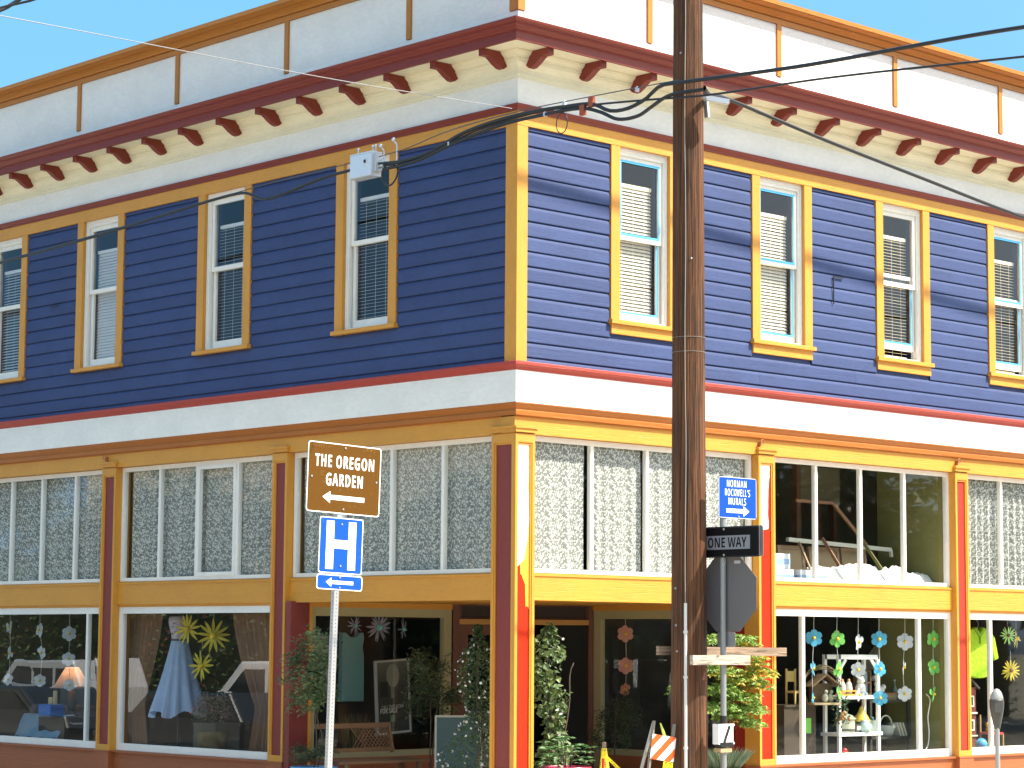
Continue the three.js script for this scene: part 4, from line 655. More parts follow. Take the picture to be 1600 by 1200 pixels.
{ const t = thing('sandwich_board', 'dark green board with a pale top edge behind the jasmine in the entrance', 'signboard', [1.22, 0.06, -2.3], -0.75);
  mesh('panel', bx(-0.27, 0.27, 0.12, 1.1, -0.015, 0.015), flat(0.05, 0.09, 0.09), t); mesh('frame', [bx(-0.295, -0.27, 0, 1.13, -0.02, 0.02, true), bx(0.27, 0.295, 0, 1.13, -0.02, 0.02, true), bx(-0.27, 0.27, 1.105, 1.13, -0.02, 0.02)], flat(0.4, 0.38, 0.3), t); mesh('back_leg', [beam([-0.28, 0, -0.4], [-0.28, 1.08, -0.03], 0.03, 0.03), beam([0.28, 0, -0.4], [0.28, 1.08, -0.03], 0.03, 0.03)], M.timber, t); }
{ const tex = printed(0.56, 0.9, 600, (c, w, h) => { const g = c.createLinearGradient(0, 0, 0, h); g.addColorStop(0, '#6a6a5e'); g.addColorStop(0.45, '#3c3b34'); g.addColorStop(1, '#24241f'); c.fillStyle = g; c.fillRect(0, 0, w, h); c.fillStyle = '#8d8b7a'; c.beginPath(); c.ellipse(w * 0.52, h * 0.2, 70, 90, 0, 0, 6.3); c.fill(); c.fillStyle = '#1c1c1a'; c.fillRect(w * 0.1, h * 0.28, w * 0.26, h * 0.22); c.fillStyle = '#77756a'; c.fillRect(w * 0.44, h * 0.36, w * 0.1, h * 0.16); c.fillStyle = '#d9d8d2'; text(c, 'CALL THIS HOME', w * 0.5, h * 0.645, 40, 0.82, 'normal'); text(c, 'FOR SALE', w * 0.36, h * 0.7, 50, 0.85, 'bold'); c.fillStyle = '#5f7a5c'; c.fillRect(w * 0.4, h * 0.76, w * 0.16, h * 0.1); });
  const t = thing('framed_poster', 'grey poster that reads CALL THIS HOME FOR SALE in a pale frame', 'poster', [1.97, 0.88, -4.42], 0.05); t.rotation.z = 0.06;
  mesh('frame', ring(-0.31, 0.31, 0, 0.98, -0.02, 0.02, 0.028), flat(0.5, 0.48, 0.45), t); const q = [V(-0.282, 0.028, 0.004), V(0.282, 0.028, 0.004), V(0.282, 0.952, 0.004), V(-0.282, 0.952, 0.004)]; q.uv = [[0, 0], [1, 0], [1, 1], [0, 1]]; mesh('print', quadGeo([q]), new THREE.MeshStandardMaterial({ map: tex, roughness: 0.5 }), t); }

// ------------------------------------------------------------------ window displays
const petalMat = (r, g, b) => new THREE.MeshPhysicalMaterial({ color: C(r, g, b), roughness: 0.6, transmission: 0.3, thickness: 0, side: THREE.DoubleSide });
const PM = { blue: petalMat(0.1, 0.5, 0.78), green: petalMat(0.2, 0.62, 0.12), white: petalMat(0.72, 0.76, 0.82), pink: petalMat(0.75, 0.32, 0.24), yellow: petalMat(0.78, 0.6, 0.03), mauve: petalMat(0.35, 0.32, 0.4), lime: petalMat(0.45, 0.75, 0.2) }, eye = flat(0.75, 0.5, 0.03), eyeBrown = flat(0.2, 0.09, 0.02), eyeAqua = flat(0.2, 0.6, 0.6), cord = flat(0.55, 0.55, 0.52);
function bloomGeo(n, r, w, pointed = false) {      // petals round a centre, in the xy plane facing z
  const gs = []; for (let i = 0; i < n; i++) { const s = new THREE.Shape(); if (pointed) { s.moveTo(0, 0); s.quadraticCurveTo(w, r * 0.55, 0, r); s.quadraticCurveTo(-w, r * 0.55, 0, 0); } else { s.moveTo(0, r * 0.12); s.bezierCurveTo(w * 1.25, r * 0.35, w * 1.2, r, 0, r); s.bezierCurveTo(-w * 1.2, r, -w * 1.25, r * 0.35, 0, r * 0.12); } const g = new THREE.ShapeGeometry(s, 6).toNonIndexed(); g.rotateX(rr(-0.25, 0.25)); g.rotateZ(i * 6.283 / n + rr(-0.06, 0.06)); gs.push(g); } return gs; }
function garland(F, label, cat, top, flowers, mat, group) {
  const t = thing('paper_flower_garland', label, cat, [0, 0, 0]);
  const P = (u, h, n) => wpt(F, u, h, n), n = flowers[0][4] ?? -0.3, last = flowers[flowers.length - 1];
  mesh('string', tube([P(flowers[0][0], top, n), ...flowers.map(([u, h]) => P(u, h, n - 0.008))], 0.004, 30, 5), cord, t);
  for (const [u, h, r, turn] of flowers) { const fl = mesh('flower', bloomGeo(6, r, r * 0.42), mat, t); fl.position.copy(P(u, h, n)); fl.rotation.y = (F === FR ? 0 : -Math.PI / 2) + turn; mesh('flower_centre', ball(0, 0, 0.012, r * 0.2), eye, fl); }
  return t;
}
const view = -0.78;     // flowers that face the street corner squarely
[['blue', 'blue paper flower garland, leftmost in the right shop window', [[5.7, 2.18, 0.115, view], [5.67, 1.78, 0.1, 0.55], [5.67, 1.4, 0.08, 0.6]]],
  ['green', 'green paper flower garland left of centre, above the white shelf', [[6.18, 2.17, 0.115, view + 0.4], [6.21, 1.77, 0.11, 0.1], [6.21, 1.46, 0.1, 0.4]]],
  ['white', 'white paper flower garland above the middle of the white shelf', [[6.63, 2.13, 0.11, 0.2], [6.62, 1.76, 0.105, view], [6.63, 1.43, 0.09, 0.3]]],
  ['blue', 'blue paper flower garland right of the white shelf', [[7.08, 2.17, 0.115, view], [7.09, 1.77, 0.105, -0.2], [7.09, 1.38, 0.105, view]]],
  ['white', 'white paper flower garland beside the right mullion of the right shop window', [[7.65, 2.14, 0.12, view], [7.61, 1.79, 0.105, 0.5], [7.63, 1.43, 0.105, view]]],
  ['green', 'green paper flower garland in the narrow pane beside the olive wall', [[8.29, 2.18, 0.12, 0.0], [8.29, 1.79, 0.115, -0.2], [8.28, 1.42, 0.11, 0.3]]]].forEach(([c, l, f]) => garland(FR, l, 'flower garland', 2.46, f, PM[c], 'paper flower garlands in the right shop window'));
[['white paper flower garland nearest the mullion in the far left shop window', [[9.9, 2.18, 0.11, 1.0, -0.4], [9.9, 1.81, 0.105, 0.95, -0.4], [9.86, 1.44, 0.09, 1.0, -0.4]]],
  ['white paper flower garland, middle one in the far left shop window', [[10.7, 2.23, 0.11, -0.05, -0.4], [10.63, 1.9, 0.1, 0.0, -0.4], [10.66, 1.49, 0.095, 1.0, -0.4]]],
  ['white paper flower garland at the left edge of the photo', [[11.54, 2.27, 0.1, -0.1, -0.4], [11.52, 1.89, 0.1, -0.15, -0.4], [11.54, 1.49, 0.09, 0.4, -0.4]]]].forEach(([l, f]) => garland(FL, l, 'flower garland', 2.46, f, PM.white, 'white paper flower garlands in the far left shop window'));
{ const Fe = new THREE.Matrix4().set(0, 0, -1, xB, 0, 1, 0, 0, -1, 0, 0, 0, 0, 0, 0, 1); garland(Fe, 'pink paper flower garland in the entrance window left of the utility pole', 'flower garland', 2.42, [[2.63, 2.22, 0.115, 0.72, -0.14], [2.62, 1.79, 0.115, 0.72, -0.14], [2.63, 1.47, 0.09, 0.1, -0.14]], PM.pink); }
function daisy(F, label, u, h, n, r, turn, mat, em, petals = 14, group) { const t = thing('paper_daisy', label, 'paper flower', [0, 0, 0]); t.position.copy(wpt(F, u, h, n)); t.rotation.y = (F === FR ? 0 : -Math.PI / 2) + turn; mesh('petals', bloomGeo(petals, r, r * 0.17, true), mat, t); mesh('flower_centre', ball(0, 0, 0.01, r * 0.2), em, t); mesh('string', rod([0, r * 0.9, -0.01], [0, r + 0.12, -0.01], 0.002), cord, t); return t; }
daisy(FL, 'yellow paper sunburst flower nearest the blue dress, upper', 7.02, 2.25, -0.45, 0.22, 0.3, PM.yellow, eye, 13);
daisy(FL, 'yellow paper sunburst flower at the upper right of the dress window', 6.42, 2.16, -0.45, 0.24, 0.9, PM.yellow, eye, 13);
daisy(FL, 'yellow paper sunburst flower above the dried bouquet', 6.75, 1.75, -0.5, 0.22, 0.2, PM.yellow, eye, 12);
daisy(FR, 'lime paper daisy with a brown centre at the right edge', 10.14, 2.24, -0.35, 0.14, -0.3, PM.lime, eyeBrown, 16);
daisy(FR, 'yellow paper daisy at the right edge, upper', 10.36, 2.2, -0.35, 0.15, 0.4, PM.yellow, eye, 14);
daisy(FR, 'yellow paper daisy at the right edge, lower', 10.2, 1.74, -0.35, 0.16, -0.5, PM.yellow, eyeBrown, 16);
daisy(FR, 'large mauve paper daisy with an aqua centre in the entrance window', 1.69, 2.28, -4.42, 0.2, 0, PM.mauve, eyeAqua, 16);
daisy(FR, 'small mauve paper daisy above the aqua tank top', 1.28, 2.3, -4.42, 0.13, 0, PM.mauve, eyeAqua, 12);
daisy(FR, 'small mauve paper daisy right of the large one', 2.12, 2.26, -4.42, 0.14, 0.4, PM.mauve, eyeAqua, 12);
{ // aqua tank top hanging in the entrance window
  const s = new THREE.Shape(); [[-0.17, 1.32], [0.19, 1.32], [0.185, 1.9], [0.16, 2.02], [0.185, 2.14], [0.17, 2.2], [0.13, 2.2]].forEach(([x, y], i) => i ? s.lineTo(x, y) : s.moveTo(x, y)); s.quadraticCurveTo(0.0, 2.08, -0.12, 2.2); s.lineTo(-0.165, 2.2); s.lineTo(-0.17, 1.32);
  solo('tank_top', new THREE.ExtrudeGeometry(s, { depth: 0.05, bevelEnabled: true, bevelSize: 0.01, bevelThickness: 0.02, bevelSegments: 2 }).toNonIndexed().translate(1.26, 0, -4.5), flat(0.14, 0.3, 0.3), 'aqua sleeveless top hanging in the entrance window behind the sign post', 'top'); }
solo('white_blouse', new THREE.ExtrudeGeometry(roundRect(0.42, 0.75, 0.08), { depth: 0.05, bevelEnabled: true, bevelSize: 0.02, bevelThickness: 0.02 }).toNonIndexed().translate(0.74, 1.78, -4.6), flat(0.45, 0.46, 0.44), 'pale blouse behind the potted fig in the entrance window', 'blouse');
solo('straw_sheaf', leaves([...Array(300)].map(() => ({ p: V(rr(1.2, 1.5), 0.66, rr(-4.6, -4.45)), d: V(rr(-0.25, 0.35), 1, rr(-0.1, 0.1)), l: rr(0.4, 0.62), w: 0.012, c: tint(0.2, 0.17, 0.08, 0.4), fold: 0.1 }))), leafM, 'sheaf of dry straw below the aqua top', 'straw');
// blue dress on a stand, in folds
{ const t = thing('blue_dress', 'pale blue tulle gown with a lilac bodice on a stand in the left shop window', 'dress', [0.55, 0.6, -7.34]); t.rotation.y = -0.3;
  const skirt = [], seg = 72, rows = 16, pt = (i, j) => { const a = i / seg * 6.283, v = j / rows, r = 0.115 + 0.26 * Math.pow(v, 1.05), f = 1 + (0.03 + 0.13 * v) * Math.sin(a * 11 + Math.sin(a * 3)) * (0.4 + 0.6 * v); return V(Math.cos(a) * r * f, 1.5 - 1.02 * v + (j === rows ? 0.05 * Math.sin(a * 5) : 0), Math.sin(a) * r * f * 0.8); };
  for (let i = 0; i < seg; i++) for (let j = 0; j < rows; j++) skirt.push([pt(i, j + 1), pt(i + 1, j + 1), pt(i + 1, j), pt(i, j)]);
  mesh('skirt', quadGeo(skirt), new THREE.MeshPhysicalMaterial({ color: C(0.5, 0.62, 0.86), roughness: 0.85, transmission: 0.3, thickness: 0, side: THREE.DoubleSide }), t);
  mesh('bodice', lathe([[0.115, 1.5], [0.12, 1.58], [0.15, 1.68], [0.165, 1.76], [0.15, 1.82], [0.1, 1.82]], 24).scale(1, 1, 0.75), flat(0.62, 0.52, 0.6), t);
  mesh('sash', lathe([[0.121, 1.485], [0.124, 1.5], [0.121, 1.515]], 24).scale(1, 1, 0.8), flat(0.08, 0.06, 0.1), t);
  mesh('embroidery', stars([...Array(26)].map(() => { const a = rnd() * 6.283; return [Math.cos(a) * 0.16, rr(1.58, 1.8), Math.sin(a) * 0.125, 0.018]; })), flat(0.3, 0.22, 0.35, { side: THREE.DoubleSide }), t);
  mesh('stand', [rod([0, 0, 0], [0, 0.6, 0], 0.02), lathe([[0, 0], [0.15, 0], [0.14, 0.02], [0, 0.04]], 20)], M.dark, t); }
const sheer = new THREE.MeshPhysicalMaterial({ color: C(0.26, 0.13, 0.075), roughness: 0.9, transmission: 0.12, thickness: 0, side: THREE.DoubleSide });
{ const tied = (u0, u1, side) => (v, t) => { const w = u1 - u0, k = v < 0.68 ? 1 - 0.5 * Math.pow(v / 0.68, 1.4) : 0.5 + 0.12 * ((v - 0.68) / 0.32); return side > 0 ? u1 - w * k * (1 - t) : u0 + w * k * t; };
  solo('brown_drape', smooth(curtainGeo(FL, 7.55, 8.66, 0.62, 2.5, -0.36, 0.035, 0.13, tied(7.5, 8.35, 1))), sheer, 'brown drape tied back at the left of the dress window', 'drape');
  solo('brown_drape', smooth(curtainGeo(FL, 4.75, 5.95, 0.62, 2.5, -0.36, 0.035, 0.13, tied(4.75, 5.85, -1))), sheer, 'brown drape tied back at the right of the dress window', 'drape'); }
{ const t = thing('dried_bouquet', 'large bouquet of dried pink flowers in a basket beside the blue dress', 'bouquet', [0.5, 0.6, -6.45]);
  mesh('basket', lathe([[0, 0], [0.17, 0], [0.2, 0.12], [0.22, 0.28], [0.2, 0.28], [0.17, 0.05], [0, 0.04]], 20), flat(0.16, 0.11, 0.04), t);
  const L = []; for (let i = 0; i < 900; i++) { const d = rdir(0.3); L.push({ p: V(d.x * rr(0.1, 0.36), 0.55 + d.y * rr(0.05, 0.32), d.z * rr(0.1, 0.3)), d: rdir(0.3), l: rr(0.03, 0.06), w: 0.025, c: rnd() < 0.5 ? tint(0.4, 0.25, 0.22, 0.4) : tint(0.12, 0.14, 0.05, 0.4) }); }
  mesh('dried_flowers', leaves(L), leafM, t); }
solo('plinth', [bx(0.5, 0.9, 0.6, 0.95, -6.9, -6.4), bx(0.49, 0.91, 0.95, 0.98, -6.91, -6.39)], flat(0.13, 0.11, 0.08), 'dim brown plinth between the dress stand and the bouquet', 'plinth');
{ const t = thing('table_lamp', 'table lamp with a wide pinkish shade in the far left shop window', 'lamp', [1.1, 0.95, -10.88]); mesh('lamp_shade', lathe([[0.1, 0.73], [0.12, 0.7], [0.26, 0.46], [0.34, 0.42]], 28), new THREE.MeshPhysicalMaterial({ color: C(0.75, 0.5, 0.36), roughness: 0.8, transmission: 0.3, thickness: 0, side: THREE.DoubleSide, emissive: C(1, 0.5, 0.25), emissiveIntensity: 0.02 }), t); { const p = new THREE.PointLight(new THREE.Color(1, 0.68, 0.42), 0.14, 0, 2); p.position.set(1.1, 1.56, -10.88); p.castShadow = true; scene.add(p); mesh('bulb', ball(0, 0.6, 0, 0.03), flat(0.8, 0.7, 0.5, { emissive: C(1, 0.7, 0.4), emissiveIntensity: 0.6 }), t); } mesh('lamp_base', lathe([[0, 0], [0.11, 0], [0.1, 0.03], [0.04, 0.08], [0.08, 0.2], [0.05, 0.36], [0.015, 0.42], [0.015, 0.5], [0, 0.5]], 20), flat(0.1, 0.08, 0.07), t); }
{ const t = thing('side_table', 'low dark table draped with pale blue cloth in the far left shop window', 'table', [1.05, 0.6, -10.95]); mesh('table_body', bx(-0.25, 0.3, 0, 0.34, -0.35, 0.35), M.dark, t); const q = [], pt = (i, j) => V(-0.3 + 0.32 * j / 6 * (j < 4 ? 1 : 1), 0.36 - (j < 3 ? (3 - j) * 0.11 : 0) + 0.014 * Math.sin(i * 1.1), -0.95 + i * 0.06 + 0.02 * Math.sin(j * 2)); for (let i = 0; i < 20; i++) for (let j = 0; j < 6; j++) q.push([pt(i, j), pt(i + 1, j), pt(i + 1, j + 1), pt(i, j + 1)]); mesh('cloth', quadGeo(q), flat(0.2, 0.36, 0.5, { side: THREE.DoubleSide }), t); }
{ const t = thing('blue_chest', 'small bright blue drawer box on the low table', 'box', [0.8, 0.96, -10.95]); mesh('box_body', bx(-0.12, 0.12, 0, 0.17, -0.17, 0.17), flat(0.06, 0.16, 0.55), t); mesh('drawer_front', bx(-0.127, -0.12, 0.02, 0.15, -0.15, 0.15), flat(0.08, 0.2, 0.6), t); mesh('knob', ball(-0.135, 0.085, 0, 0.014), M.steel, t); }
for (const [z, h, l] of [[-10.86, 0.2, 'taller cream pillar candle on the blue drawer box'], [-10.99, 0.1, 'shorter cream pillar candle on the blue drawer box']]) { const t = thing('pillar_candle', l, 'candle', [0.8, 1.13, z]); mesh('wax', lathe([[0, 0], [0.032, 0], [0.032, h - 0.005], [0.026, h], [0.022, h - 0.012], [0, h - 0.014]], 16), flat(0.62, 0.55, 0.3), t); mesh('wick', rod([0, h - 0.014, 0], [0, h + 0.012, 0], 0.002), M.black, t); }
{ const t = thing('armchair', 'dim upholstered armchair in the far left shop window', 'armchair', [1.5, 0.4, -11.75]); const m = flat(0.13, 0.12, 0.1); const c = (x0, x1, y0, y1, z0, z1) => { const s = roundRect(x1 - x0, y1 - y0, 0.08); return new THREE.ExtrudeGeometry(s, { depth: z1 - z0, bevelEnabled: true, bevelSize: 0.02, bevelThickness: 0.02, bevelSegments: 2 }).toNonIndexed().translate((x0 + x1) / 2, (y0 + y1) / 2, z0); }; mesh('seat', c(-0.3, 0.35, 0.2, 0.5, -0.3, 0.3), m, t); mesh('backrest', c(0.2, 0.42, 0.2, 1.05, -0.35, 0.35), m, t); for (const z of [-0.42, 0.32]) mesh('armrest', c(-0.3, 0.35, 0.2, 0.68, z, z + 0.1), m, t); }

// right shop window: white shelf and bric-a-brac
{ const t = thing('white_shelf', 'white painted open shelf unit in the middle of the right shop window', 'shelf', [6.85, 0.6, -0.6]); const w = flat(0.85, 0.85, 0.83);
  for (const x of [-0.42, 0.42]) for (const z of [-0.12, 0.12]) mesh('shelf_post', bx(x - 0.024, x + 0.024, 0, 1.36, z - 0.02, z + 0.02, true), w, t);
  for (const y of [0.3, 0.79]) mesh('shelf_board', bx(-0.47, 0.47, y - 0.025, y + 0.02, -0.16, 0.155), w, t);
  mesh('top_rail', [bx(-0.44, 0.44, 1.3, 1.36, 0.1, 0.14), bx(-0.44, 0.44, 1.3, 1.36, -0.14, -0.1)], w, t); mesh('corner_brace', [beam([-0.4, 1.16, 0.12], [-0.27, 1.3, 0.12], 0.04, 0.02), beam([0.4, 1.16, 0.12], [0.27, 1.3, 0.12], 0.04, 0.02)], w, t); }
const item = (name, label, cat, pos, parts) => { const t = thing(name, label, cat, pos); for (const [n, g, m] of parts) mesh(n, g, m, t); return t; };
const glaze = (r, g, b) => new THREE.MeshPhysicalMaterial({ color: C(r, g, b), roughness: 0.25, clearcoat: 0.5 });
for (const [x, l] of [[6.6, 'left one of the two white shakers in the little yellow crate'], [6.74, 'right one of the two white shakers in the little yellow crate']]) item('shaker', l, 'shaker', [x, 1.44, -0.56], [['body', lathe([[0, 0], [0.045, 0], [0.052, 0.06], [0.04, 0.13], [0.022, 0.16], [0, 0.165]], 16), glaze(0.7, 0.68, 0.62)], ['cap', lathe([[0.024, 0.155], [0.02, 0.19], [0, 0.2]], 12), glaze(0.5, 0.25, 0.1)]]);
item('little_crate', 'small yellow brown crate under the two white shakers', 'crate', [6.67, 1.41, -0.56], [['crate_side', ring(-0.15, 0.15, 0, 0.075, 0.055, 0.065, 0.02), flat(0.6, 0.3, 0.05)], ['crate_base', bx(-0.15, 0.15, 0.0, 0.025, -0.06, 0.055), flat(0.5, 0.25, 0.05)]]);
item('figurine', 'white bear figurine on the upper board of the white shelf', 'figurine', [6.98, 1.41, -0.55], [['body', [ball(0, 0.09, 0, 0.075, 1.15), ball(-0.03, 0.02, 0.06, 0.03), ball(0.04, 0.02, 0.06, 0.03)], glaze(0.72, 0.72, 0.72)], ['head', [ball(0, 0.2, 0.01, 0.05), ball(-0.04, 0.245, 0, 0.018), ball(0.04, 0.245, 0, 0.018), ball(0, 0.19, 0.05, 0.018)], glaze(0.72, 0.7, 0.66)]]);
item('shadow_box', 'small dark shadow box with four panes at the right of the shelf', 'shadow box', [7.16, 1.41, -0.66], [['frame', [...ring(-0.16, 0.16, 0, 0.34, -0.03, 0.03, 0.022), bx(-0.01, 0.01, 0.02, 0.32, -0.02, 0.025, true), bx(-0.14, -0.01, 0.16, 0.18, -0.02, 0.025), bx(0.01, 0.14, 0.16, 0.18, -0.02, 0.025)], flat(0.1, 0.06, 0.03)], ['backing', bx(-0.14, 0.14, 0.02, 0.32, -0.028, -0.02), flat(0.42, 0.5, 0.55)]]);
item('enamel_pot', 'pale enamel cooking pot with a dark band on the lower shelf board', 'pot', [6.66, 0.92, -0.56], [['body', lathe([[0, 0], [0.12, 0], [0.13, 0.02], [0.13, 0.17], [0.15, 0.18], [0.15, 0.19], [0.12, 0.19], [0.12, 0.02], [0, 0.02]], 22), glaze(0.5, 0.52, 0.4)], ['band', lathe([[0.1315, 0.02], [0.1315, 0.05]], 22), flat(0.08, 0.08, 0.08)], ['lid', lathe([[0.14, 0.19], [0.1, 0.23], [0.03, 0.25], [0.03, 0.28], [0, 0.285]], 20), glaze(0.3, 0.32, 0.25)]]);
item('gourd', 'tall yellow and green painted gourd on the lower shelf board', 'gourd', [7.06, 0.92, -0.6], [['lower_half', lathe([[0, 0], [0.09, 0.0], [0.13, 0.07], [0.125, 0.14]], 20), glaze(0.05, 0.2, 0.12)], ['upper_half', lathe([[0.125, 0.14], [0.09, 0.21], [0.045, 0.27], [0.025, 0.33], [0, 0.35]], 20), glaze(0.62, 0.45, 0.06)], ['stem', rod([0, 0.34, 0], [0.01, 0.39, 0], 0.008), flat(0.3, 0.04, 0.02)]]);
item('teapot', 'pale blue flowered china jug before the gourd', 'jug', [6.98, 0.92, -0.48], [['body', lathe([[0, 0], [0.06, 0], [0.085, 0.05], [0.07, 0.11], [0.05, 0.14], [0.055, 0.16], [0, 0.16]], 20), glaze(0.5, 0.66, 0.68)], ['handle', new THREE.TorusGeometry(0.04, 0.01, 6, 16).toNonIndexed().translate(0.09, 0.08, 0), glaze(0.5, 0.66, 0.68)]]);
item('cream_jar', 'round cream jar right beside the lower shelf board', 'jar', [7.42, 0.85, -0.7], [['body', lathe([[0, 0], [0.09, 0], [0.12, 0.08], [0.11, 0.16], [0.07, 0.2], [0.075, 0.22], [0, 0.22]], 22), glaze(0.62, 0.68, 0.6)], ['lid_knob', ball(0, 0.24, 0, 0.025), glaze(0.1, 0.2, 0.3)]]);
item('small_box', 'dark little box with white letters on the lower shelf board', 'box', [6.86, 0.92, -0.54], [['box_body', bx(-0.06, 0.06, 0, 0.11, -0.05, 0.05), flat(0.06, 0.05, 0.04)], ['label_panel', bx(-0.04, 0.04, 0.03, 0.085, 0.05, 0.053), flat(0.6, 0.58, 0.5)]]);
solo('red_ornament', [ball(6.55, 0.64, -0.5, 0.06, 0.7), ball(6.63, 0.64, -0.52, 0.05, 0.7), ball(6.59, 0.68, -0.52, 0.04)], glaze(0.5, 0.02, 0.02), 'red ornament on the bottom of the white shelf', 'ornament');
{ const t = thing('display_table', 'dark two tier table right of the white shelf', 'table', [8.1, 0.6, -1.0]); for (const y of [0.2, 0.7]) mesh('table_board', bx(-0.62, 0.28, y, y + 0.03, -0.25, 0.22), M.dark, t); for (const x of [-0.6, 0.26]) for (const z of [-0.23, 0.2]) mesh('leg', bx(x - 0.02, x + 0.02, 0, 0.7, z - 0.02, z + 0.02, true), M.dark, t); }
item('ceramic_hen', 'white ceramic hen on a basket box upon the dark table', 'figurine', [7.84, 1.42, -0.9], [['body', [ball(0, 0.05, 0, 0.08, 0.75), ball(0.09, 0.09, 0, 0.04)], glaze(0.75, 0.74, 0.72)], ['head', [ball(-0.07, 0.13, 0, 0.035)], glaze(0.75, 0.74, 0.72)], ['comb', [ball(-0.07, 0.17, 0, 0.018)], glaze(0.5, 0.05, 0.03)]]);
item('white_hen', 'smaller white hen above the ceramic hen', 'figurine', [7.86, 1.58, -0.98], [['body', [ball(0, 0.05, 0, 0.07, 0.7), ball(0.07, 0.09, 0, 0.03)], glaze(0.75, 0.74, 0.72)], ['base', lathe([[0, 0], [0.05, 0], [0.03, 0.03], [0, 0.03]], 12), flat(0.4, 0.12, 0.05)]]);
item('basket_box', 'shallow woven box under the ceramic hen', 'box', [7.9, 1.33, -0.92], [['box_body', bx(-0.22, 0.22, 0, 0.085, -0.1, 0.1), flat(0.22, 0.16, 0.1)], ['lid', bx(-0.23, 0.23, 0.085, 0.1, -0.11, 0.11), flat(0.3, 0.1, 0.06)]]);
{ const t = thing('glass_basket', 'clear glass basket with a tall handle on the lower tier', 'glass basket', [7.95, 0.83, -0.88]); mesh('bowl', lathe([[0.0, 0.0], [0.09, 0], [0.11, 0.06], [0.145, 0.15], [0.135, 0.15], [0.1, 0.06], [0.0, 0.02]], 20), new THREE.MeshPhysicalMaterial({ color: C(0.85, 0.9, 0.9), transmission: 0.6, roughness: 0.25, thickness: 0 }), t); mesh('handle', new THREE.TorusGeometry(0.135, 0.012, 8, 24, Math.PI).toNonIndexed().translate(0, 0.15, 0), glaze(0.6, 0.62, 0.5), t); mesh('price_tag', bx(-0.02, 0.02, 0.12, 0.17, 0.14, 0.142), M.pale, t); }
for (let k = 0; k < 3; k++) { const o = item('book', ['cream book leaning leftmost beside the glass basket', 'white book leaning in the middle of three', 'pale yellow book leaning rightmost of three'][k], 'book', [8.2 + k * 0.07, 0.83, -0.88], [['cover', bx(-0.012, 0.012, 0, 0.2, -0.07, 0.07), flat([0.65, 0.75, 0.7][k], [0.62, 0.75, 0.62][k], [0.5, 0.72, 0.3][k])], ['pages', bx(-0.009, 0.009, 0.004, 0.202, -0.066, 0.072), M.pale]]); o.rotation.z = 0.45; o.userData.group = 'leaning books'; }
item('tea_cup', 'small pale cup right of the leaning books', 'cup', [8.5, 0.83, -0.85], [['body', lathe([[0, 0], [0.03, 0], [0.045, 0.06], [0.04, 0.06], [0.025, 0.01], [0, 0.01]], 16), glaze(0.6, 0.65, 0.6)], ['handle', new THREE.TorusGeometry(0.018, 0.005, 6, 12).toNonIndexed().translate(0.05, 0.035, 0), glaze(0.6, 0.65, 0.6)]]);
item('bottle', 'thin grey bottle on the upper tier behind the white garland', 'bottle', [8.25, 1.33, -0.95], [['body', lathe([[0, 0], [0.04, 0], [0.04, 0.15], [0.015, 0.2], [0.014, 0.26], [0, 0.26]], 14), glaze(0.15, 0.2, 0.16)], ['stopper', ball(0, 0.27, 0, 0.016), glaze(0.5, 0.5, 0.4)]]);
{ const t = thing('floor_lamp', 'large pale lamp shade behind the right mullion of the right shop window', 'lamp', [9.05, 0.06, -1.75]); mesh('lamp_shade', lathe([[0.1, 2.08], [0.12, 2.05], [0.34, 1.72], [0.36, 1.68]], 28), new THREE.MeshPhysicalMaterial({ color: C(0.6, 0.58, 0.5), roughness: 0.8, transmission: 0.2, thickness: 0, side: THREE.DoubleSide }), t); mesh('stand', [rod([0, 0, 0], [0, 1.95, 0], 0.015), lathe([[0, 0], [0.16, 0], [0.14, 0.03], [0, 0.04]], 20)], M.dark, t); }
{ // bird house with a twig wreath
  const t = thing('bird_house', 'rustic bird house of bark with a porch, ringed by twigs, left of the white shelf', 'bird house', [6.1, 1.28, -0.5]); t.rotation.y = -0.4; const w = flat(0.16, 0.1, 0.05, { map: paintMapStrong });
  mesh('house_body', bx(-0.14, 0.14, 0.05, 0.3, -0.1, 0.02), w, t); mesh('porch_floor', bx(-0.2, 0.2, 0.02, 0.05, -0.1, 0.16), flat(0.4, 0.3, 0.18), t);
  for (const s of [-1, 1]) mesh('roof_slope', beam([s * 0.22, 0.26, 0.02], [0, 0.42, 0.02], 0.02, 0.26), w, t);
  mesh('twig_ring', [...Array(5)].map(() => { const r = rr(0.25, 0.31), e = rr(-0.04, 0.04); return tube([...Array(15)].map((_, i) => { const a = -0.6 + i / 14 * 4.4; return [Math.cos(a) * r + rr(-0.01, 0.01), 0.24 + Math.sin(a) * (r + e), -0.02 + rr(-0.02, 0.05)]; }), 0.005, 40, 4); }), flat(0.25, 0.18, 0.1), t);
  mesh('ivy', leaves([...Array(120)].map(() => ({ p: V(rr(0.1, 0.38), rr(-0.25, 0.15), rr(-0.02, 0.12)), d: rdir(-0.2), l: 0.06, w: 0.03, c: tint(0.04, 0.1, 0.03, 0.4) }))), leafM, t);
  mesh('berries', [...Array(9)].map(() => ball(rr(0.2, 0.38), rr(-0.22, -0.05), rr(0.02, 0.12), 0.025)), glaze(0.5, 0.25, 0.1), t); }
for (const [x, l] of [[6.04, 'left stone bird on the bird house porch'], [6.15, 'right stone bird on the bird house porch']]) item('stone_bird', l, 'figurine', [x, 1.33, -0.4], [['body', [ball(0, 0.06, 0, 0.045, 1.35)], flat(0.4, 0.38, 0.3)], ['head', [ball(0.01, 0.14, 0.01, 0.028)], flat(0.4, 0.38, 0.3)]]);
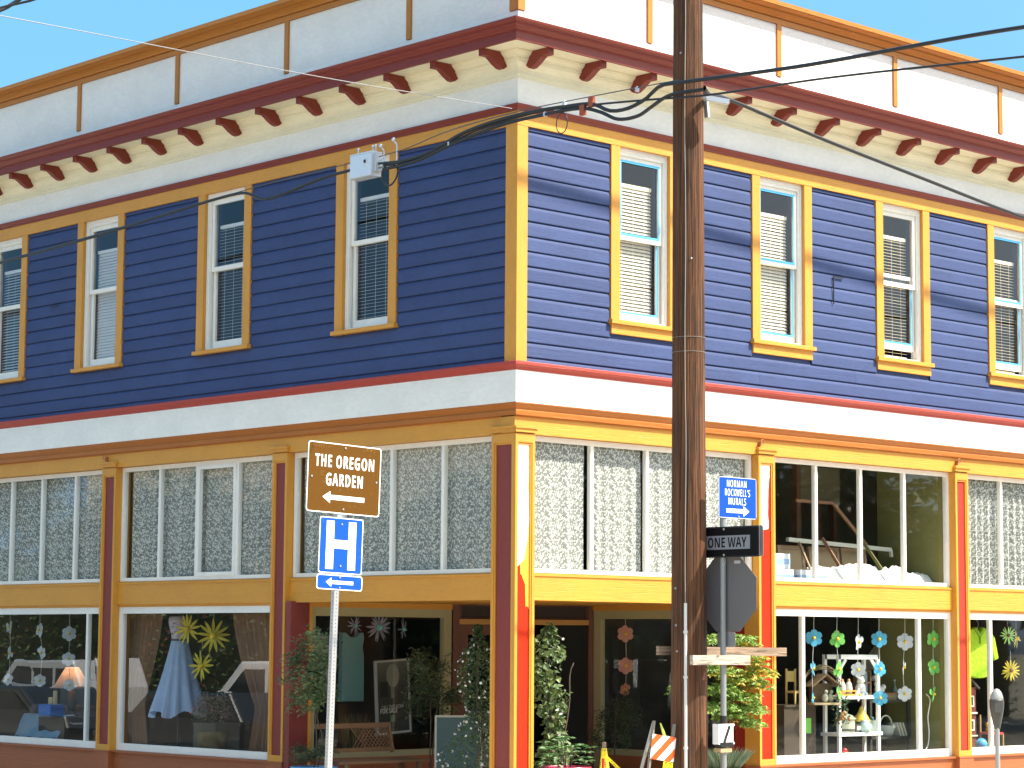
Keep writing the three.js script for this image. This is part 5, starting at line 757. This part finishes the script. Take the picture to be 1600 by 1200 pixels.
{ const t = thing('doll_chair', 'small yellow wooden doll chair on a stand in the narrow left pane', 'toy chair', [5.85, 1.3, -0.75]); const w = flat(0.5, 0.36, 0.12); for (const s of [-0.09, 0.09]) mesh('chair_post', bx(s - 0.012, s + 0.012, 0, 0.47, -0.09, -0.07, true), w, t); mesh('back_slat', [bx(-0.08, 0.08, 0.3, 0.44, -0.085, -0.075)], w, t); mesh('seat', bx(-0.1, 0.1, 0.15, 0.18, -0.09, 0.08), w, t); for (const s of [-0.09, 0.09]) mesh('leg', bx(s - 0.012, s + 0.012, 0, 0.15, 0.06, 0.08, true), w, t); }
solo('cabinet', [bx(5.5, 6.15, 0.6, 1.3, -1.1, -0.65), bx(5.48, 6.17, 1.27, 1.3, -1.12, -0.63)], flat(0.06, 0.04, 0.025), 'dark cabinet under the yellow doll chair', 'cabinet');
solo('green_card', bx(5.92, 6.04, 0.92, 1.12, -0.645, -0.64), flat(0.2, 0.6, 0.08), 'bright green card leaning on the dark cabinet', 'card');
solo('lamp_cable', tube([[8.24, 1.42, -0.4], [8.27, 1.36, -0.36], [8.22, 1.1, -0.36], [8.23, 0.9, -0.35], [8.2, 0.72, -0.35], [8.13, 0.64, -0.36], [8.1, 0.62, -0.4]], 0.008, 40), flat(0.7, 0.7, 0.66), 'white electric cable hanging in the narrow pane beside the olive wall', 'cable');
for (const [y, l] of [[2.42, 'tubular ceiling light deep inside the right shop']]) { const lampM = flat(0.8, 0.8, 0.75, { emissive: C(1, 0.95, 0.8), emissiveIntensity: 1.2 }); const t = thing('tube_light', l, 'ceiling light', [7.25, y, -3.0]); mesh('tube', bx(-0.5, 0.5, -0.02, 0.0, -0.03, 0.03), lampM, t); mesh('tray', bx(-0.52, 0.52, 0.0, 0.05, -0.06, 0.06), M.pale, t); mesh('hanger', [rod([-0.4, 0.05, 0], [-0.4, 0.26, 0], 0.004), rod([0.4, 0.05, 0], [0.4, 0.26, 0], 0.004)], M.steel, t);
  const a = new THREE.RectAreaLight(new THREE.Color(1, 0.95, 0.8), 2.5, 1.0, 0.06); a.position.set(7.25, y - 0.03, -3.0); a.lookAt(7.25, 0, -3.0); scene.add(a); }
// far right display
{ const t = thing('lime_shirt', 'lime green shirt hanging in the shop window at the right edge', 'shirt', [9.5, 1.68, -0.45]); const s = new THREE.Shape(); [[-0.17, 0], [-0.185, 0.3], [-0.2, 0.42], [-0.26, 0.22], [-0.31, 0.24], [-0.25, 0.53], [-0.17, 0.62], [-0.06, 0.66], [0.0, 0.58], [0.06, 0.66], [0.17, 0.62], [0.25, 0.53], [0.31, 0.24], [0.26, 0.22], [0.2, 0.42], [0.185, 0.3], [0.17, 0]].forEach(([x, y], i) => i ? s.lineTo(x, y) : s.moveTo(x, y)); s.quadraticCurveTo(0, -0.07, -0.17, 0); mesh('shirt_body', new THREE.ExtrudeGeometry(s, { depth: 0.06, bevelEnabled: true, bevelSize: 0.015, bevelThickness: 0.03, bevelSegments: 3 }).toNonIndexed(), flat(0.42, 0.68, 0.02, { bumpMap: stuccoBump, bumpScale: 0.01 }), t); mesh('collar', [beam([-0.08, 0.66, 0.1], [0.0, 0.55, 0.105], 0.045, 0.01), beam([0.08, 0.66, 0.1], [0.0, 0.55, 0.105], 0.045, 0.01), beam([0, 0.55, 0.1], [0, 0.44, 0.1], 0.03, 0.008)], flat(0.24, 0.4, 0.02), t); mesh('hanger', tube([[0, 0.64, 0.03], [0.02, 0.74, 0.03], [-0.02, 0.78, 0.03]], 0.004, 12), M.steel, t); t.rotation.y = -0.35; }
{ const t = thing('doll_house', 'dark red doll house with white windows below the lime shirt', 'doll house', [9.44, 0.6, -0.75]); mesh('house_body', bx(-0.24, 0.24, 0, 0.9, -0.2, 0.15), flat(0.14, 0.025, 0.02), t); for (const y of [0.62, 0.28]) for (const x of [-0.12, 0.1]) { const w = mesh('window', ring(x - 0.08, x + 0.08, y, y + 0.16, 0.15, 0.165, 0.02), flat(0.7, 0.68, 0.62), t); mesh('pane', bx(x - 0.06, x + 0.06, y + 0.02, y + 0.14, 0.15, 0.153), flat(0.05, 0.06, 0.06), w); } mesh('floor_trim', [bx(-0.25, 0.25, 0.52, 0.545, 0.15, 0.17), bx(-0.25, 0.25, 0.2, 0.22, 0.15, 0.17)], flat(0.6, 0.58, 0.52), t); mesh('roof', [beam([-0.3, 0.88, -0.02], [0, 1.08, -0.02], 0.03, 0.4), beam([0.3, 0.88, -0.02], [0, 1.08, -0.02], 0.03, 0.4)], flat(0.06, 0.05, 0.05), t); }
{ const t = thing('toy_chair', 'small toy chair with a red seat at the right edge of the display', 'toy chair', [10.05, 0.6, -0.6]); const w = flat(0.4, 0.25, 0.1); mesh('seat', bx(-0.13, 0.13, 0.22, 0.25, -0.12, 0.12), flat(0.5, 0.04, 0.04), t); for (const x of [-0.12, 0.12]) for (const z of [-0.11, 0.11]) mesh('leg', bx(x - 0.012, x + 0.012, 0, z < 0 ? 0.5 : 0.22, z - 0.012, z + 0.012, true), w, t); }
solo('yellow_toy', [ball(9.95, 0.9, -0.55, 0.07, 0.7), ball(10.03, 0.92, -0.56, 0.05), ball(9.9, 0.96, -0.55, 0.04)], glaze(0.75, 0.5, 0.02), 'yellow toy on the red seated toy chair', 'toy');
solo('blue_ball', ball(9.45, 0.7, -0.35, 0.09), glaze(0.08, 0.4, 0.75), 'bright blue ball at the foot of the doll house', 'ball');
// loft over the right shop: stored sashes, boxes, dust sheet
{ const w = flat(0.5, 0.33, 0.2, { map: paintMapStrong }), w2 = flat(0.3, 0.15, 0.08), y0 = 2.87;
  [[[6.13, 3.46, -0.9], [5.84, 3.05, -0.45], 'pale stick leaning in the loft window, leftmost'], [[6.62, 3.54, -0.9], [6.61, 2.93, -0.43], 'brown stick leaning in the loft window right of the first mullion'], [[7.46, 3.56, -0.9], [7.52, 2.94, -0.43], 'dark green stick leaning in the loft window before the last pane']].forEach(([a, b, l], i) => solo('leaning_stick', beam(a, b, 0.045, 0.02), [w, w2, M.olive][i], l, 'stick'));
  solo('long_rail', [beam([5.91, 3.5, -0.92], [8.15, 3.43, -0.92], 0.055, 0.05), beam([8.15, 3.43, -0.92], [8.17, 3.33, -0.92], 0.04, 0.04)], M.pale, 'long pale rail lying across the loft window', 'rail');
  [[5.85, 6.4, 'left'], [6.5, 7.15, 'second'], [7.2, 7.75, 'third']].forEach(([a, b, l], i) => { const t = thing('stored_sash', ['old window sash leaning in the loft, leftmost', 'old window sash leaning in the loft, middle', 'old window sash leaning in the loft, rightmost'][i], 'window sash', [(a + b) / 2, 2.88, -1.0]); t.rotation.x = -0.12; mesh('sash_frame', ring(-(b - a) / 2, (b - a) / 2, 0, 0.55, -0.02, 0.02, 0.05), w, t); mesh('board_backing', bx(-(b - a) / 2 + 0.05, (b - a) / 2 - 0.05, 0.05, 0.5, -0.008, 0.004), flat(0.42, 0.3, 0.17), t); });
  const lid = (x0, x1, y, z, l) => { const t = thing('storage_box', l, 'box', [(x0 + x1) / 2, y, z]); mesh('box_body', bx(-(x1 - x0) / 2, (x1 - x0) / 2, 0, 0.2, -0.15, 0.15), flat(0.68, 0.7, 0.74), t); mesh('blue_stripe', bx(-(x1 - x0) / 2 - 0.003, (x1 - x0) / 2 + 0.003, 0.06, 0.13, -0.153, 0.153), flat(0.3, 0.42, 0.62), t); return t; };
  lid(4.85, 5.4, 3.08, -0.6, 'white and blue box in the left of the loft window, upper'); lid(4.8, 5.36, 2.87, -0.5, 'white and blue box in the left of the loft window, lower'); lid(5.4, 5.95, 2.87, -0.42, 'white and blue box beside the first mullion of the loft window');
  const q = [], nx = 64, nz = 12, hp = (i, j) => { const u = i / nx, v = j / nz, e = Math.sin(v * Math.PI) ; return V(5.95 + u * 2.43, 2.87 + e * (0.08 + 0.25 * fbm(u, v, 7, 4, 2) + 0.1 * fbm(u + 0.3, v, 22, 10, 2)), -0.8 + v * 0.52); };
  for (let i = 0; i < nx; i++) for (let j = 0; j < nz; j++) q.push([hp(i, j + 1), hp(i + 1, j + 1), hp(i + 1, j), hp(i, j)]);
  solo('dust_sheet', quadGeo(q), flat(0.7, 0.69, 0.66, { side: THREE.DoubleSide, roughness: 0.95 }), 'crumpled white dust sheet along the bottom of the loft window', 'dust sheet');
  const f = thing('tall_frame', 'dark empty frame standing at a slant in the loft window', 'frame', [0, 0, 0]); mesh('frame_bar', [beam([6.3, 4.05, -1.1], [7.1, 4.05, -1.1], 0.04, 0.03), beam([7.1, 4.05, -1.1], [7.72, 3.48, -1.0], 0.045, 0.03)], w2, f);
}
// bits fixed to the walls
for (const [F, u, h, w, l, lb] of [[FR, 5.75, 6.95, 0.14, 0.3, 'thin bent wire bracket on the sunlit clapboards between two windows'], [FL, 9.75, 6.95, 0.14, 0, 'short iron peg on the shaded clapboards near the left edge']]) solo('wall_hook', [place(bx(u, u + 0.2, h, h + 0.014, 0.04, 0.055), F), ...(l ? [place(bx(u - 0.012, u, h - 0.36, h + 0.014, 0.038, 0.05), F)] : [])], M.black, lb, 'hook');
for (const [F, u, lb] of [[FR, 4.3, 'small metal ring above the first pilaster of the sunlit front'], [FR, 8.5, 'small metal ring above the second pilaster of the sunlit front'], [FL, 8.45, 'small metal ring above the far left pilaster']]) { const m = solo('wall_ring', [place(new THREE.TorusGeometry(0.032, 0.006, 6, 16).toNonIndexed().translate(u, 4.66, 0.03), F), place(bx(u - 0.035, u - 0.025, 4.6, 4.66, -0.02, 0.03), F)], flat(0.35, 0.12, 0.05), lb, 'ring'); }
solo('wall_patch', [place(bx(5.0, 5.14, 4.98, 5.08, 0.059, 0.066), FL), place(bx(5.2, 5.215, 5.06, 5.08, 0.059, 0.07), FL)], M.white, 'small white repair patch on the shaded white belt', 'patch');

// ------------------------------------------------------------------ what stands across the two streets and shows in the glass
function suv(name, label, pos, turn, color) {
  const t = thing(name, label, 'car', pos, turn); const s = new THREE.Shape();
  [[-2.25, 0.35], [2.25, 0.35], [2.3, 0.7], [2.2, 0.95], [1.2, 1.08], [0.55, 1.68], [-1.9, 1.72], [-2.25, 1.1]].forEach(([x, y], i) => i ? s.lineTo(x, y) : s.moveTo(x, y));
  mesh('body', new THREE.ExtrudeGeometry(s, { depth: 1.66, bevelEnabled: true, bevelSize: 0.06, bevelThickness: 0.08, bevelSegments: 3 }).toNonIndexed().translate(0, 0, -0.83), new THREE.MeshPhysicalMaterial({ color, roughness: 0.3, clearcoat: 1 }), t);
  const gl = flat(0.02, 0.025, 0.03, { roughness: 0.05 });
  for (const z of [-0.925, 0.915]) for (const [a, b, c] of [[-2.0, -1.25, 0], [-1.15, -0.3, 0], [-0.2, 0.45, 0.5]]) mesh('window', quadGeo([[V(a, 1.12, z), V(b + c, 1.12, z), V(b - 0.02, 1.58, z), V(a, 1.58, z)]]), gl, t);
  mesh('windscreen', beam([0.68, 1.64, 0], [1.2, 1.16, 0], 0.02, 1.5), gl, t);
  for (const x of [-1.4, 1.4]) for (const z of [-0.8, 0.8]) { const w = mesh('wheel', new THREE.CylinderGeometry(0.37, 0.37, 0.24, 24).toNonIndexed().rotateX(Math.PI / 2).translate(x, 0.37, z), M.black, t); mesh('rim', new THREE.CylinderGeometry(0.22, 0.22, 0.26, 16).toNonIndexed().rotateX(Math.PI / 2).translate(x, 0.37, z), M.darkSteel, w); }
  for (const z of [-0.65, 0.65]) mesh('headlight', bx(2.2, 2.32, 0.68, 0.85, z - 0.15, z + 0.15), M.alu, t);
  return t;
}
suv('parked_car', 'white utility car reflected in the dress window', [-11.5, -0.05, -19.2], 1.5, C(0.75, 0.75, 0.75));
suv('parked_car', 'white utility car reflected beside the pilaster left of the entrance', [-11.2, -0.05, -13.9], 1.6, C(0.78, 0.78, 0.76));
suv('parked_car', 'silver utility car reflected in the far left shop window', [-11.8, -0.13, -28.5], 1.55, C(0.4, 0.42, 0.44));
suv('parked_car', 'low black car in the left street, nearer the crossing', [-7.0, -0.13, -16.0], 1.57, C(0.012, 0.013, 0.015)).scale.y = 0.74;
suv('parked_car', 'low black car in the left street, farther from the crossing', [-7.2, -0.13, -21.9], -1.57, C(0.014, 0.014, 0.016)).scale.y = 0.74;
function bigTree(label, pos, h, r, col) { const t = thing('street_tree', label, 'tree', pos); mesh('trunk', tube([[0, 0, 0], [0.1, h * 0.3, 0], [0, h * 0.6, 0.1]], 0.18, 16, 8), darkBark, t); mesh('crown', leaves(blob(2200, V(0, h * 0.62, 0), r, h * 0.42, r, 0.5, 0.3, col, 40)), leafM, t); }
[[-21, -34, 7, 3.6], [-20.5, -26, 6.5, 3.2], [-22, -43, 8, 4], [-21, -18, 6, 2.6]].forEach(([x, z, h, r], i) => bigTree(['dark green tree across the left street, farthest but one', 'dark green tree across the left street, second nearest', 'dark green tree across the left street, farthest', 'dark green tree across the left street, nearest'][i], [x, 0, z], h, r, [0.05, 0.09, 0.03, 0.5]));
[[22, 20, 8, 3.6], [30, 21, 9, 4], [38, 22, 9, 4], [14, 22, 7, 3]].forEach(([x, z, h, r], i) => bigTree(['dark green tree across the right street, second nearest', 'dark green tree across the right street, third nearest', 'dark green tree across the right street, farthest', 'dark green tree across the right street, nearest'][i], [x, 0, z], h, r, [0.04, 0.07, 0.03, 0.5]));
function farShop(label, x0, x1, z0, z1, h, wall, face) { const t = thing('far_shop', label, 'building', [0, 0, 0]); mesh('wall', bx(x0, x1, 0, h, z0, z1), wall, t); mesh('roof', bx(x0 - 0.2, x1 + 0.2, h, h + 0.25, z0 - 0.2, z1 + 0.2), M.dark, t); for (let k = 0; k < 5; k++) { const w = face === 'x' ? bx(x1, x1 + 0.04, 0.8, 2.4, z0 + 1 + k * (z1 - z0 - 2) / 5, z0 + 2.6 + k * (z1 - z0 - 2) / 5) : bx(x0 + 1 + k * (x1 - x0 - 2) / 5, x0 + 3 + k * (x1 - x0 - 2) / 5, 0.8, 2.4, z0 - 0.04, z0); mesh('window', w, flat(0.03, 0.035, 0.04, { roughness: 0.1 }), t); } if (face === 'x') mesh('awning', beam([x1 + 0.6, 2.9, z0 + 0.5], [x1 + 0.6, 2.9, z1 - 0.5], 0.6, 1.2), flat(0.16, 0.04, 0.03), t); }
for (const [x, z, turn, l] of [[-18.6, -26, 0, 'dark hedge added across the left street to darken the shop glass'], [26, 20.6, Math.PI / 2, 'dark hedge added across the right street to darken the shop glass']]) { const t = thing('added_hedge', l, 'hedge', [x, 0, z], turn); mesh('hedge_core', bx(-0.5, 0.4, 0, 3.1, -24, 13), flat(0.015, 0.025, 0.01), t); const L = []; for (let i = 0; i < 9000; i++) L.push({ p: V(0.4 + rr(-0.1, 0.35), rr(0.1, 3.3), rr(-24, 13)), d: rdir(0.1), l: rr(0.1, 0.22), w: rr(0.07, 0.13), c: rnd() < 0.08 ? tint(0.2, 0.05, 0.03, 0.4) : tint(0.045, 0.085, 0.025, 0.5) }); mesh('hedge_leaves', leaves(L), leafM, t); }  // hedges out of view, added so the shop windows reflect something dark
farShop('brown shop across the left street that shows in the dress window', -34, -25, -48, -20, 8.5, flat(0.62, 0.52, 0.38), 'x');
farShop('sand coloured shop across the left street, nearer the crossing', -36, -26, -18, 6, 9, flat(0.66, 0.58, 0.45), 'x');
farShop('brown shop beyond the crossing that shows in the entrance door', -44, 6, 44, 54, 9, flat(0.07, 0.05, 0.035), 'z');
farShop('dark shop across the right street that shows in the shop windows', 10, 44, 25, 34, 6, flat(0.09, 0.07, 0.06), 'z');

renderer.render(scene, camera);
